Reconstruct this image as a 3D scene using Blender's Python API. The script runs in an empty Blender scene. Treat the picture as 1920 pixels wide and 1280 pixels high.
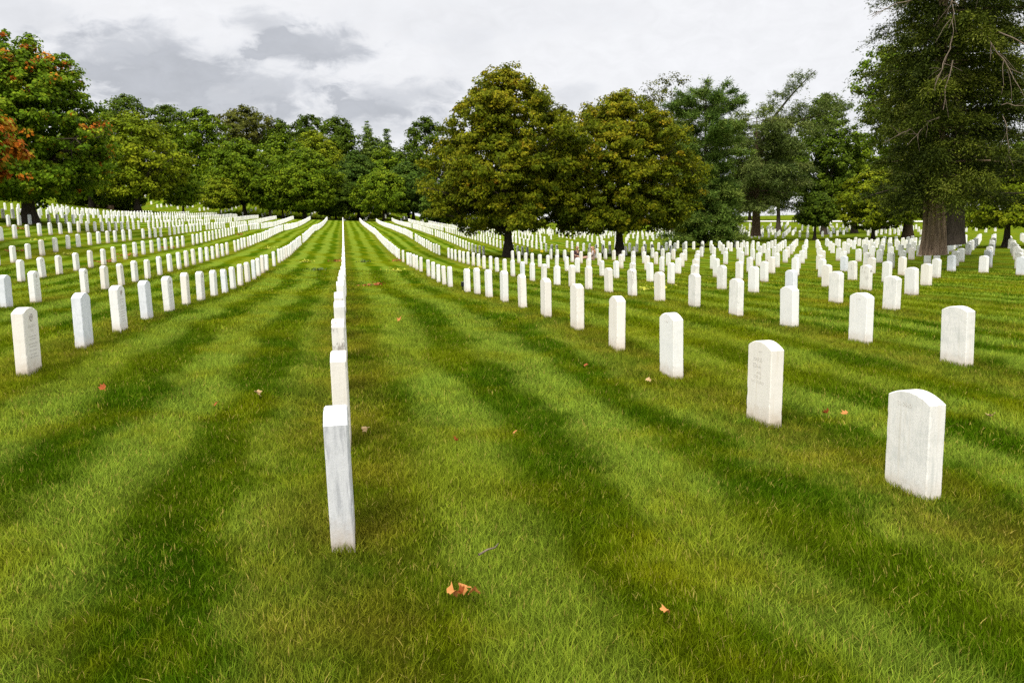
import bpy, bmesh, math, random
import numpy as np
from mathutils import Vector, Matrix
sc = bpy.context.scene
COL = sc.collection
RNG = np.random.default_rng(11)
R = math.radians

# ------------------------------------------------------------------ helpers
def tag(o, label=None, cat=None, group=None, kind=None):
    if label: o['label'] = label
    if cat: o['category'] = cat
    if group: o['group'] = group
    if kind: o['kind'] = kind
    return o

def link(name, data, parent=None, loc=(0, 0, 0), rot=(0, 0, 0)):
    o = bpy.data.objects.new(name, data)
    COL.objects.link(o)
    if parent: o.parent = parent
    o.location = loc; o.rotation_euler = rot
    return o

def empty(name, loc, rotz=0):
    o = link(name, None, None, loc, (0, 0, rotz))
    o.empty_display_size = .2
    return o

def np_mesh(name, V, loops, sizes, mat, attrs=None, smooth=False):
    """mesh from arrays: V (n,3), flat loop vertex ids, loop count of each face"""
    me = bpy.data.meshes.new(name)
    V = np.asarray(V, np.float32); loops = np.asarray(loops, np.int32).ravel(); sizes = np.asarray(sizes, np.int32)
    me.vertices.add(len(V)); me.vertices.foreach_set('co', V.ravel())
    me.loops.add(len(loops)); me.loops.foreach_set('vertex_index', loops)
    me.polygons.add(len(sizes))
    st = np.zeros(len(sizes), np.int32); st[1:] = np.cumsum(sizes)[:-1]
    me.polygons.foreach_set('loop_start', st)
    me.update(calc_edges=True)
    if smooth: me.polygons.foreach_set('use_smooth', np.ones(len(sizes), bool))
    else: me.polygons.foreach_set('use_smooth', np.zeros(len(sizes), bool))
    for k, a in (attrs or {}).items():
        at = me.attributes.new(k, 'FLOAT', 'POINT'); at.data.foreach_set('value', np.asarray(a, np.float32))
    if mat: me.materials.append(mat)
    return me

def bm_mesh(name, bm, mat=None, smooth=False):
    me = bpy.data.meshes.new(name); bm.to_mesh(me); bm.free()
    for p in me.polygons: p.use_smooth = smooth
    if mat: me.materials.append(mat)
    return me

class Tubes:
    """collects tapered tubes into one mesh"""
    def __init__(s): s.V = []; s.F = []; s.n = 0
    def add(s, pts, rad, sides=8, flute=None):
        pts = np.asarray(pts, float); rad = np.broadcast_to(np.asarray(rad, float), (len(pts),))
        T = np.gradient(pts, axis=0); T /= np.linalg.norm(T, axis=1)[:, None]+1e-9
        ref = np.array([0, 0, 1.]) if abs(T[0, 2]) < .8 else np.array([1., 0, 0])
        A = np.cross(T, ref); A /= np.linalg.norm(A, axis=1)[:, None]+1e-9
        B = np.cross(T, A)
        an = np.arange(sides)*2*math.pi/sides
        rr = rad[:, None]*np.ones((1, sides))
        if flute is not None: rr = rr*flute(np.linspace(0, 1, len(pts))[:, None], an[None, :])
        P = pts[:, None]+rr[..., None]*(A[:, None]*np.cos(an)[None, :, None]+B[:, None]*np.sin(an)[None, :, None])
        m = len(pts)
        i = np.arange(m-1)[:, None]*sides; j = np.arange(sides)[None]; k = (j+1) % sides
        f = np.stack([i+j, i+k, i+sides+k, i+sides+j], -1).reshape(-1, 4)+s.n
        s.V.append(P.reshape(-1, 3)); s.F.append(f); s.n += m*sides
    def mesh(s, name, mat):
        V = np.concatenate(s.V); F = np.concatenate(s.F)
        return np_mesh(name, V, F, np.full(len(F), 4), mat, smooth=True)

# ------------------------------------------------------------------ node helpers
class NT:
    def __init__(s, tree): s.t = tree
    def n(s, kind, **kw):
        nd = s.t.nodes.new(kind)
        for k, v in kw.items(): setattr(nd, k, v)
        return nd
    def l(s, a, b): s.t.links.new(a, b)
    def set(s, sock, v):
        if isinstance(v, bpy.types.NodeSocket): s.l(v, sock)
        else: sock.default_value = v
    def m(s, op, a, b=0.0, c=None, clamp=False):
        nd = s.n('ShaderNodeMath', operation=op, use_clamp=clamp)
        s.set(nd.inputs[0], a); s.set(nd.inputs[1], b)
        if c is not None: s.set(nd.inputs[2], c)
        return nd.outputs[0]
    def mix(s, f, a, b, blend='MIX'):
        nd = s.n('ShaderNodeMix', data_type='RGBA', blend_type=blend)
        s.set(nd.inputs[0], f)
        s.set(nd.inputs[6], a if isinstance(a, bpy.types.NodeSocket) else (*a, 1))
        s.set(nd.inputs[7], b if isinstance(b, bpy.types.NodeSocket) else (*b, 1))
        return nd.outputs[2]
    def noise(s, vec, scale, detail=3, rough=.55, dist=0):
        nd = s.n('ShaderNodeTexNoise'); nd.inputs['Scale'].default_value = scale
        nd.inputs['Detail'].default_value = detail; nd.inputs['Roughness'].default_value = rough
        nd.inputs['Distortion'].default_value = dist
        if vec is not None: s.l(vec, nd.inputs['Vector'])
        return nd.outputs['Fac']
    def smooth(s, v, a, b, lo=0., hi=1.):
        nd = s.n('ShaderNodeMapRange', interpolation_type='SMOOTHSTEP')
        s.set(nd.inputs[0], v); nd.inputs[1].default_value = a; nd.inputs[2].default_value = b
        nd.inputs[3].default_value = lo; nd.inputs[4].default_value = hi
        return nd.outputs[0]
    def ramp(s, f, stops, interp='LINEAR'):
        nd = s.n('ShaderNodeValToRGB'); cr = nd.color_ramp; cr.interpolation = interp
        while len(cr.elements) < len(stops): cr.elements.new(.5)
        for e, (p, c) in zip(cr.elements, stops): e.position = p; e.color = (*c, 1)
        s.set(nd.inputs[0], f); return nd.outputs[0]
    def mapping(s, vec, scale=(1, 1, 1), rot=(0, 0, 0)):
        nd = s.n('ShaderNodeMapping'); nd.inputs['Scale'].default_value = scale; nd.inputs['Rotation'].default_value = rot
        s.l(vec, nd.inputs['Vector']); return nd.outputs[0]

def new_mat(name):
    m = bpy.data.materials.new(name); m.use_nodes = True
    m.node_tree.nodes.clear(); return m, NT(m.node_tree)

def finish(nt, color, rough=.8, spec=.2, transl=0., bump=None, bstr=.3, bdist=.02, tcol=None):
    p = nt.n('ShaderNodeBsdfPrincipled'); nt.set(p.inputs['Base Color'], color if isinstance(color, bpy.types.NodeSocket) else (*color, 1))
    nt.set(p.inputs['Roughness'], rough); p.inputs['Specular IOR Level'].default_value = spec
    if bump is not None:
        b = nt.n('ShaderNodeBump'); b.inputs['Strength'].default_value = bstr; b.inputs['Distance'].default_value = bdist
        nt.l(bump, b.inputs['Height']); nt.l(b.outputs[0], p.inputs['Normal'])
    out = nt.n('ShaderNodeOutputMaterial'); sh = p.outputs[0]
    if transl:
        t = nt.n('ShaderNodeBsdfTranslucent'); tc = tcol if tcol is not None else color
        nt.set(t.inputs[0], tc if isinstance(tc, bpy.types.NodeSocket) else (*tc, 1))
        mx = nt.n('ShaderNodeMixShader'); mx.inputs[0].default_value = transl
        nt.l(sh, mx.inputs[1]); nt.l(t.outputs[0], mx.inputs[2]); sh = mx.outputs[0]
    nt.l(sh, out.inputs[0])

def simple_mat(name, col, rough=.7, spec=.2, vary=.25, scale=6):
    m, nt = new_mat(name); tc = nt.n('ShaderNodeTexCoord').outputs['Object']
    f = nt.noise(tc, scale, 4)
    finish(nt, nt.mix(f, tuple(c*(1-vary) for c in col), tuple(min(1, c*(1+vary)) for c in col)), rough, spec)
    return m

# ------------------------------------------------------------------ the lie of the land
CAMH = 1.45
SP = 3.03
# ground profiles measured along the grave rows: (x, [(y, z)...]) relative to eye level
PROF = [
 (-140,[(-20,2),(60,9),(110,12),(160,15),(180,17),(230,24),(300,30),(440,36)]),
 (-60,[(-20,0),(30,.8),(60,3.6),(82,5.6),(105,7.2),(130,7.8),(160,8.8),(180,10.5),(230,19),(300,27),(440,33)]),
 (-34,[(-20,-.8),(20,-.4),(40,.8),(60,2.6),(82,3.85),(102,4.5),(112,4.5),(142,5.3),(160,6.0),(180,7.3),(230,16),(300,25),(440,32)]),
 (-29.5,[(-20,-.9),(20,-.5),(40,.6),(60,2.3),(80,3.35),(92,3.5),(112,3.75),(142,4.85),(158,5.2),(180,7.0),(230,15.5),(300,25),(440,32)]),
 (-21.2,[(-20,-1),(15,-.85),(30,-.2),(45,.95),(56,1.9),(73,2.3),(95,2.75),(112,3.1),(142,4.2),(156,4.5),(166,4.6),(180,6.2),(230,14.5),(300,24),(440,31)]),
 (-18.2,[(-20,-1),(15,-.9),(30,-.35),(40,.55),(49.8,1.27),(54.6,1.42),(73,1.8),(95,2.3),(112,2.8),(142,3.9),(156,4.2),(166,4.2),(180,5.8),(230,14),(300,24),(440,31)]),
 (-15.15,[(-20,-1.05),(15,-1),(30,-.5),(40.6,.40),(42.2,.47),(43.7,.54),(45.3,.60),(48.5,.69),(51.6,.77),(58.1,.88),(73,1.25),(95,1.85),(112,2.4),(142,3.6),(156,4.0),(166,3.9),(180,5.6),(230,13.5),(300,23),(440,30)]),
 (-12.12,[(-20,-1.1),(15,-1.05),(25,-.9),(33.2,-.57),(34.7,-.48),(36.2,-.36),(39.4,-.12),(42.6,.02),(47.2,.13),(50.3,.21),(58.3,.42),(65.9,.74),(76.4,1.05),(81,1.16),(97,1.5),(113,2.0),(140,3.2),(156,3.85),(166,3.7),(180,5.4),(230,13),(300,23),(440,30)]),
 (-9.09,[(-20,-1.2),(15,-1.08),(25.2,-.98),(28.4,-.89),(31.7,-.81),(34.8,-.72),(38.2,-.55),(41.4,-.44),(46,-.33),(52.3,-.18),(58.5,.08),(67.9,.43),(72,.62),(84.1,1.09),(97.9,1.37),(113.7,1.81),(140.2,3.0),(155.4,3.69),(165,3.4),(180,5.2),(230,12.5),(300,22),(440,29)]),
 (-6.06,[(-20,-1.3),(5,-1.2),(15.9,-1.05),(20.4,-1.13),(23.6,-1.12),(26.6,-1.06),(31.5,-.95),(36.2,-.85),(40.9,-.78),(44.1,-.71),(50.6,-.49),(55.2,-.33),(60.4,-.14),(66.4,.08),(74.3,.47),(84.1,.86),(100.7,1.27),(114.1,1.75),(129.7,2.35),(147.5,3.18),(155.7,3.6),(165,3.2),(180,4.6),(230,12),(300,22),(440,29)]),
 (-3.03,[(-20,-1.35),(3,-1.2),(8.2,-1.14),(9.8,-1.13),(12.8,-1.09),(15.9,-1.15),(19.2,-1.26),(22.4,-1.29),(27.3,-1.25),(31.8,-1.13),(38.1,-1.03),(46.1,-.82),(57.3,-.33),(69.2,.13),(84.3,.78),(99.5,1.12),(119.2,1.75),(142.1,2.75),(156,3.4),(165,2.9),(180,4.0),(230,11),(300,21),(440,28)]),
 (0,[(-20,-1.45),(0,-1.44),(3.65,-1.40),(8,-1.27),(12,-1.22),(15.5,-1.26),(20,-1.37),(27,-1.42),(33,-1.32),(40,-1.23),(46.5,-1.08),(58.5,-.6),(70,-.16),(82.5,.48),(97,.86),(116,1.5),(136,2.3),(156,3.25),(165,2.7),(180,3.6),(230,10.5),(300,20),(440,28)]),
 (3.03,[(-20,-1.6),(0,-1.55),(3.8,-1.51),(7.2,-1.43),(10.4,-1.33),(13.8,-1.30),(17.2,-1.38),(20.4,-1.48),(23.8,-1.61),(26.9,-1.60),(30.1,-1.54),(35,-1.46),(40.1,-1.44),(46.7,-1.34),(59.6,-.86),(69.6,-.44),(80.6,.16),(94.4,.63),(112.5,1.28),(131.7,1.93),(156,3.05),(165,2.6),(180,3.6),(230,10.5),(300,20),(440,28)]),
 (6.06,[(-20,-1.65),(0,-1.6),(7.1,-1.49),(10.3,-1.42),(16.6,-1.45),(21.4,-1.53),(24.6,-1.63),(29.4,-1.61),(35.8,-1.56),(42.2,-1.49),(48.7,-1.41),(53.4,-1.29),(58.4,-1.13),(65.1,-.78),(71.4,-.42),(78.5,-.10),(81.4,.1),(94.7,.52),(109.2,1.03),(127.2,1.53),(146.2,2.26),(158,2.9),(166,2.6),(180,3.8),(230,10.5),(300,20),(440,28)]),
 (9.09,[(-20,-1.7),(0,-1.6),(12.2,-1.51),(17.1,-1.53),(21.9,-1.60),(28.2,-1.69),(36.2,-1.68),(42.6,-1.64),(54,-1.46),(57.5,-1.36),(60.3,-1.22),(63.6,-1.04),(70,-.69),(76.4,-.35),(90.5,.2),(102.5,.76),(118.8,1.34),(135.7,1.92),(149.8,2.5),(159,3.05),(166,2.8),(180,4),(230,10),(300,19),(440,27)]),
 (12.12,[(-20,-1.75),(0,-1.65),(15.6,-1.62),(21.9,-1.67),(35,-1.72),(54,-1.60),(57.3,-1.54),(59,-1.43),(62.3,-1.23),(66.6,-1.02),(71.5,-.76),(78.4,-.48),(92,.1),(104,.6),(120,1.2),(150,2.4),(160,2.9),(170,3),(200,5),(300,16),(440,24)]),
 (15.15,[(-20,-1.8),(0,-1.72),(20.6,-1.74),(23.8,-1.77),(40,-1.78),(56,-1.66),(60.7,-1.53),(65.4,-1.28),(71.9,-.92),(79.7,-.60),(84.8,-.36),(96,.1),(108,.5),(125,1.1),(155,2.3),(165,2.7),(200,4),(300,14),(440,22)]),
 (18.18,[(-20,-1.85),(0,-1.78),(23.9,-1.81),(40,-1.82),(60.9,-1.58),(65.7,-1.39),(73.6,-1.0),(81.8,-.69),(86.5,-.42),(98,0),(110,.4),(130,1.0),(160,2.2),(200,3.2),(300,10),(440,18)]),
 (29.5,[(-20,-1.95),(20,-1.92),(40,-1.9),(66.6,-1.74),(76,-1.5),(90,-1.0),(110,-.4),(130,.2),(160,1.2),(200,2.4),(300,6),(440,12)]),
 (42,[(-20,-2.0),(20,-1.98),(45,-1.97),(65,-1.95),(76,-1.75),(86,-1.37),(112,-.9),(130,-.2),(140,.35),(160,1.1),(200,2.6),(300,4),(440,6)]),
 (67,[(-20,-2.1),(40,-2.08),(66,-2.0),(80,-1.75),(112,-.88),(125,-.2),(140,.4),(160,1.2),(200,2.6),(300,3.5),(440,5)]),
 (100,[(-20,-2.2),(60,-2.1),(80,-1.8),(100,-1.1),(125,-.2),(140,.45),(160,1.2),(200,2.6),(300,3.2),(440,4)]),
 (170,[(-20,-2.3),(60,-2.1),(80,-1.7),(100,-1),(125,0),(140,.6),(160,1.4),(200,2.6),(300,3),(440,3)]),
]
GX0, GX1, GY0, GY1 = -140, 170, -20, 440
def gauss1(a, s, axis):
    r = int(3*s)+1
    k = np.exp(-.5*(np.arange(-r, r+1)/s)**2); k /= k.sum()
    pad = [(0,0)]*a.ndim; pad[axis] = (r, r)
    b = np.pad(a, pad, mode='edge')
    return np.apply_along_axis(lambda m: np.convolve(m, k, 'valid'), axis, b)
def build_height():
    ys = np.arange(GY0, GY1+.1, 1.0); xs = np.arange(GX0, GX1+.1, 1.0)
    R = np.array([np.interp(ys, [q[0] for q in p], [q[1] for q in p]) for _, p in PROF])
    R = gauss1(R, 1.2, 1)
    X = [x for x, _ in PROF]
    Z = np.array([np.interp(xs, X, R[:, j]) for j in range(len(ys))])   # [y, x]
    Z = gauss1(Z, 1.2, 1)
    return Z + CAMH
HGT = build_height()
def gz(x, y):
    x = np.clip(np.asarray(x, float), GX0, GX1-.001)-GX0; y = np.clip(np.asarray(y, float), GY0, GY1-.001)-GY0
    i = np.floor(x).astype(int); j = np.floor(y).astype(int); a = x-i; b = y-j
    return (HGT[j,i]*(1-a)*(1-b)+HGT[j,i+1]*a*(1-b)+HGT[j+1,i]*(1-a)*b+HGT[j+1,i+1]*a*b)
SKY_UP, SUN_E, EXPO, BL = 1.45, 3.7, 0.0, 1.0
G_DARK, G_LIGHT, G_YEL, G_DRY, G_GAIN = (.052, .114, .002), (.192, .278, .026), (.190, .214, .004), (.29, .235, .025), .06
DENOISE = False

# ------------------------------------------------------------------ camera
F, PITCH, ROLL, YAW = 1507.45/1920, .13402, -.029474, .200037
fw = Vector((math.sin(YAW)*math.cos(PITCH), math.cos(YAW)*math.cos(PITCH), -math.sin(PITCH)))
r0 = Vector((math.cos(YAW), -math.sin(YAW), 0)); u0 = r0.cross(fw)
rr_ = r0*math.cos(ROLL)+u0*math.sin(ROLL); uu_ = -r0*math.sin(ROLL)+u0*math.cos(ROLL)
cd = bpy.data.cameras.new('camera'); cam = link('camera', cd)
M = Matrix((rr_, uu_, -fw)).transposed().to_4x4(); M.translation = (0, 0, CAMH)
cam.matrix_world = M
cd.sensor_width = 36; cd.lens = 36*F; cd.clip_end = 3000; cd.clip_start = .05
sc.camera = cam

def seen(x, y, z, mx=0.):
    """is a point of the world inside the photograph's field of view (for choosing level of detail)"""
    d = np.stack([np.asarray(x), np.asarray(y), np.asarray(z)-CAMH], -1)
    f = d@np.array(fw); a = d@np.array(rr_)/np.maximum(f, 1e-3)*F; b = d@np.array(uu_)/np.maximum(f, 1e-3)*F
    return (f > .3) & (np.abs(a) < .5+mx) & (np.abs(b) < .3333+mx), f

# ------------------------------------------------------------------ light: overcast sky with a hazy sun
SUN_EL, SUN_AZ = R(52), R(215)          # azimuth clockwise from +y: behind the camera, to the left
w = bpy.data.worlds.new('World'); sc.world = w; w.use_nodes = True
w.node_tree.nodes.clear(); nt = NT(w.node_tree)
sky = nt.n('ShaderNodeTexSky', sky_type='NISHITA'); sky.sun_disc = False
sky.sun_elevation = SUN_EL; sky.sun_rotation = SUN_AZ
dirv = nt.n('ShaderNodeTexCoord').outputs['Generated']
nv = nt.n('ShaderNodeVectorMath', operation='NORMALIZE'); nt.l(dirv, nv.inputs[0])
sx = nt.n('ShaderNodeSeparateXYZ'); nt.l(nv.outputs[0], sx.inputs[0])
az = nt.m('MULTIPLY', nt.m('ARCTAN2', sx.outputs[0], sx.outputs[1]), 57.2958)
el = nt.m('MULTIPLY', nt.m('ARCSINE', sx.outputs[2]), 57.2958)
cv = nt.n('ShaderNodeCombineXYZ'); nt.l(az, cv.inputs[0]); nt.l(nt.m('MULTIPLY', el, 1.9), cv.inputs[1])
n1 = nt.noise(cv.outputs[0], .17, 6, .55, .5)
n2 = nt.noise(cv.outputs[0], .5, 8, .62, .5)
warp = nt.m('ADD', nt.m('MULTIPLY', nt.m('SUBTRACT', n1, .5), 2.1), nt.m('MULTIPLY', nt.m('SUBTRACT', n2, .5), 1.5))
# cloud masses: azimuth, elevation, half width, half height (degrees), darkness
CL = [(-10, 10.2, 12, 3.2, .12), (9, 14.2, 11, 2.0, .05), (-16, 9.5, 8, 1.6, .14), (-4.6, 13.9, 2.6, 1.0, .26), (-.9, 12.5, 4.6, 1.35, .36), (-12.5, 11.2, 6.6, 2.6, .22), (-18, 13.2, 4.5, 1.6, .12),
      (-7.9, 9.4, 9.0, 2.4, .2), (3.6, 9.0, 4.6, 1.9, .26), (16, 9.2, 2.6, 1.1, .14), (1.0, 7.5, 9, 2.0, .16), (9, 12, 3, 2, .05),
      (-24, 10, 6, 3, .2), (38, 6.5, 6, 1.5, .08), (-40, 18, 16, 6, .2), (80, 16, 18, 5, .2), (-5, 27, 20, 5, .12)]
dark = None
for a, e, sa, se, d in CL:
    dx = nt.m('DIVIDE', nt.m('SUBTRACT', az, a), sa); dy = nt.m('DIVIDE', nt.m('SUBTRACT', el, e), se)
    r2 = nt.m('SQRT', nt.m('ADD', nt.m('MULTIPLY', dx, dx), nt.m('MULTIPLY', dy, dy)))
    v = nt.m('ADD', nt.m('SUBTRACT', 1.0, r2), warp)
    v = nt.m('MULTIPLY', nt.smooth(v, -.15, .65), d)
    dark = v if dark is None else nt.m('ADD', dark, v)
dark = nt.m('MINIMUM', dark, .40)
up = nt.smooth(el, 17, 48)                               # an overcast sky is brightest overhead
base = nt.m('ADD', .93, nt.m('MULTIPLY', up, SKY_UP))
wisps = nt.m('MULTIPLY', nt.m('SUBTRACT', n2, .5), .2)
lum = nt.m('MULTIPLY', base, nt.m('ADD', nt.m('SUBTRACT', 1.0, dark), wisps))
cc = nt.mix(nt.m('MULTIPLY', dark, 2.0, clamp=True), (10.0, 10.05, 10.3), (9.6, 10.0, 10.9))
cl = nt.n('ShaderNodeVectorMath', operation='SCALE'); nt.l(cc, cl.inputs[0]); nt.l(lum, cl.inputs['Scale'])
full = nt.mix(.95, sky.outputs[0], cl.outputs[0])
bg = nt.n('ShaderNodeBackground'); nt.l(full, bg.inputs[0]); bg.inputs[1].default_value = .1
wo = nt.n('ShaderNodeOutputWorld'); nt.l(bg.outputs[0], wo.inputs[0])
sd = bpy.data.lights.new('sun', 'SUN'); sd.energy = SUN_E; sd.angle = R(6.5); sd.color = (1, .95, .86)
so = link('sun', sd, None, (0, 0, 40))
sdir = Vector((math.sin(SUN_AZ)*math.cos(SUN_EL), math.cos(SUN_AZ)*math.cos(SUN_EL), math.sin(SUN_EL)))
so.rotation_euler = sdir.to_track_quat('Z', 'Y').to_euler()
sc.view_settings.view_transform = 'Standard'; sc.view_settings.look = 'None'
sc.view_settings.exposure = EXPO; sc.view_settings.gamma = 1
sc.cycles.use_denoising = DENOISE; sc.cycles.max_bounces = 5; sc.cycles.diffuse_bounces = 3; sc.cycles.transmission_bounces = 2; sc.cycles.glossy_bounces = 2

# ------------------------------------------------------------------ grass colour, shared by the soil sheet and the blades
def grass_color(nt, tint=None):
    pos = nt.n('ShaderNodeNewGeometry').outputs['Position']
    s = nt.n('ShaderNodeSeparateXYZ'); nt.l(pos, s.inputs[0])
    w1 = nt.noise(pos, .33, 2); w2 = nt.noise(pos, 1.7, 3, .6); w3 = nt.noise(pos, .09, 2); w4 = nt.noise(pos, 6.5, 3, .6)
    x = nt.m('ADD', s.outputs[0], nt.m('MULTIPLY', nt.m('SUBTRACT', w1, .5), .95))
    x = nt.m('ADD', x, nt.m('MULTIPLY', nt.m('SUBTRACT', w2, .5), .42))
    near = nt.smooth(s.outputs[1], 15, 6)                                              # turned and patchy where the mower swung round
    w5 = nt.noise(pos, .19, 2); w6 = nt.noise(pos, .52, 2, .6)
    x = nt.m('ADD', x, nt.m('MULTIPLY', near, nt.m('MULTIPLY', nt.m('SUBTRACT', w5, .5), .3)))
    c = nt.m('COSINE', nt.m('MULTIPLY', nt.m('SUBTRACT', x, .67), 2*math.pi/1.01))     # the mower's bands: sheen of the leaning blades put into the colour
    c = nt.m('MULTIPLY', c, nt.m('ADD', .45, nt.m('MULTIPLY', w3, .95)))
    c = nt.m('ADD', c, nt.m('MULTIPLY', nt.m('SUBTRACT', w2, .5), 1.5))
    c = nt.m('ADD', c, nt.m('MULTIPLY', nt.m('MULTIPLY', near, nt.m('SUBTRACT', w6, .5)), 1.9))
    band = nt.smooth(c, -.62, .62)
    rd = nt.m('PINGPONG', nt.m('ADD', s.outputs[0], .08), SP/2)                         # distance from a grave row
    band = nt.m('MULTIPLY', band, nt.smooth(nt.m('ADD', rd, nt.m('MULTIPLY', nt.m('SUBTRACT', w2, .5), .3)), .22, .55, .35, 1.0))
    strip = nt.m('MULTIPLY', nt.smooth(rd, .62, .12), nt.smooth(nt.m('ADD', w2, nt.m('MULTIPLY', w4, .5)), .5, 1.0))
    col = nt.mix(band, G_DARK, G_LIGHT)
    col = nt.mix(nt.m('MULTIPLY', nt.smooth(w1, .42, .66), .55), col, G_YEL)
    w7 = nt.noise(pos, 1.05, 4, .65)
    col = nt.mix(nt.m('MULTIPLY', nt.smooth(w7, .48, .68), .5), col, (G_YEL[0]*1.18, G_YEL[1]*1.06, G_YEL[2]))
    col = nt.mix(nt.m('MULTIPLY', strip, .5), col, G_DRY)
    # a worn, straw coloured line crossing between the rows
    dl = nt.m('ABSOLUTE', nt.m('ADD', nt.m('SUBTRACT', s.outputs[1], 21.0), nt.m('MULTIPLY', nt.m('SUBTRACT', s.outputs[0], 4.2), .48)))
    worn = nt.m('MULTIPLY', nt.smooth(dl, .3, .05), nt.smooth(nt.m('ABSOLUTE', nt.m('SUBTRACT', s.outputs[0], 4.2)), 1.2, .7))
    col = nt.mix(nt.m('MULTIPLY', worn, .8), col, (.24, .16, .04))
    col = nt.mix(nt.m('MULTIPLY', nt.smooth(w4, .62, .78), .35), col, G_DRY)
    return col, pos, w4

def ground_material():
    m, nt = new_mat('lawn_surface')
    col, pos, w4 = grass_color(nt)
    fine = nt.noise(pos, 34, 4, .7); fine2 = nt.noise(pos, 120, 3, .7)
    g = nt.m('ADD', nt.m('MULTIPLY', nt.m('ADD', nt.m('MULTIPLY', fine, 1.3), nt.m('MULTIPLY', fine2, .9)), .55), G_GAIN)
    # where the turf is modelled blade by blade the sheet is the thatch and soil between them
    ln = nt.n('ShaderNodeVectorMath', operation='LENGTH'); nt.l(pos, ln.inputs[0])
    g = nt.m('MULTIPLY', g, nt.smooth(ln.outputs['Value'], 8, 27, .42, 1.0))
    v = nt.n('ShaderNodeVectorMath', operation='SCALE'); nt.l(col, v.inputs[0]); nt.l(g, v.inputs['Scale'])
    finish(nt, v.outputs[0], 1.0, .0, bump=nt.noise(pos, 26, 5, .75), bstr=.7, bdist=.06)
    return m

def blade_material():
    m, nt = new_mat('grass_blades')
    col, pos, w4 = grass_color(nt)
    a = nt.n('ShaderNodeAttribute'); a.attribute_name = 'tint'; t = a.outputs['Fac']
    k = nt.m('ADD', .5, nt.m('MULTIPLY', t, 1.35))
    v = nt.n('ShaderNodeVectorMath', operation='SCALE'); nt.l(col, v.inputs[0]); nt.l(k, v.inputs['Scale'])
    c = nt.mix(nt.m('MULTIPLY', nt.smooth(t, .5, .85), .45), v.outputs[0], (.30, .27, .03))
    c = nt.mix(nt.smooth(t, .87, .95), c, (.40, .33, .07))
    finish(nt, c, .9, .0, transl=.34)
    return m
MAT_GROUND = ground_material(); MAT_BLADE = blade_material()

# ------------------------------------------------------------------ ground: one sheet to the horizon
def ground_sheet():
    def axis(a, b, fine_a, fine_b, step):
        core = np.arange(fine_a, fine_b+.01, step)
        lo = fine_a-np.geomspace(step, fine_a-a, 14)[::-1]; hi = fine_b+np.geomspace(step, b-fine_b, 14)
        return np.concatenate([lo, core, hi])
    xs = axis(-1500, 1500, -110, 130, .75); ys = axis(-400, 2000, -14, 300, .75)
    XX, YY = np.meshgrid(xs, ys)
    ZZ = gz(XX, YY)
    ZZ = ZZ+.012*np.sin(XX*1.9+np.sin(YY*.8)*2)*np.sin(YY*1.3+1)
    n = len(xs); m = len(ys)
    i = np.arange(m-1)[:, None]*n; j = np.arange(n-1)[None]
    f = np.stack([i+j, i+j+1, i+j+n+1, i+j+n], -1).reshape(-1, 4)
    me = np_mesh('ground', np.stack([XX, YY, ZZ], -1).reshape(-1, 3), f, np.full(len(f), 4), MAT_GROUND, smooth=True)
    return tag(link('ground', me), kind='structure')
ground_sheet()

# concrete road crossing beyond the right hand trees
def road():
    xs = np.linspace(48, 150, 120); yc = 152.9-(xs-77.1)*1.352*.985
    V = []; 
    for dx, h in ((-2.6, .10), (-2.6, .16), (2.6, .16), (2.6, .10)):
        V.append(np.stack([xs+dx*.8, yc+dx*.6, gz(xs+dx*.8, yc+dx*.6)+h], -1))
    V = np.stack(V, 1); n = len(xs)
    i = np.arange(n-1)[:, None]*4; j = np.arange(3)[None]
    f = np.stack([i+j, i+j+4, i+j+5, i+j+1], -1).reshape(-1, 4)
    m, nt = new_mat('concrete_road'); tc = nt.n('ShaderNodeTexCoord').outputs['Object']
    finish(nt, nt.mix(nt.noise(tc, 1.2, 5), (.5, .48, .42), (.68, .66, .6)), .9, .1)
    tag(link('road', np_mesh('road', V.reshape(-1, 3), f, np.full(len(f), 4), m)), kind='structure')
road()

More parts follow.
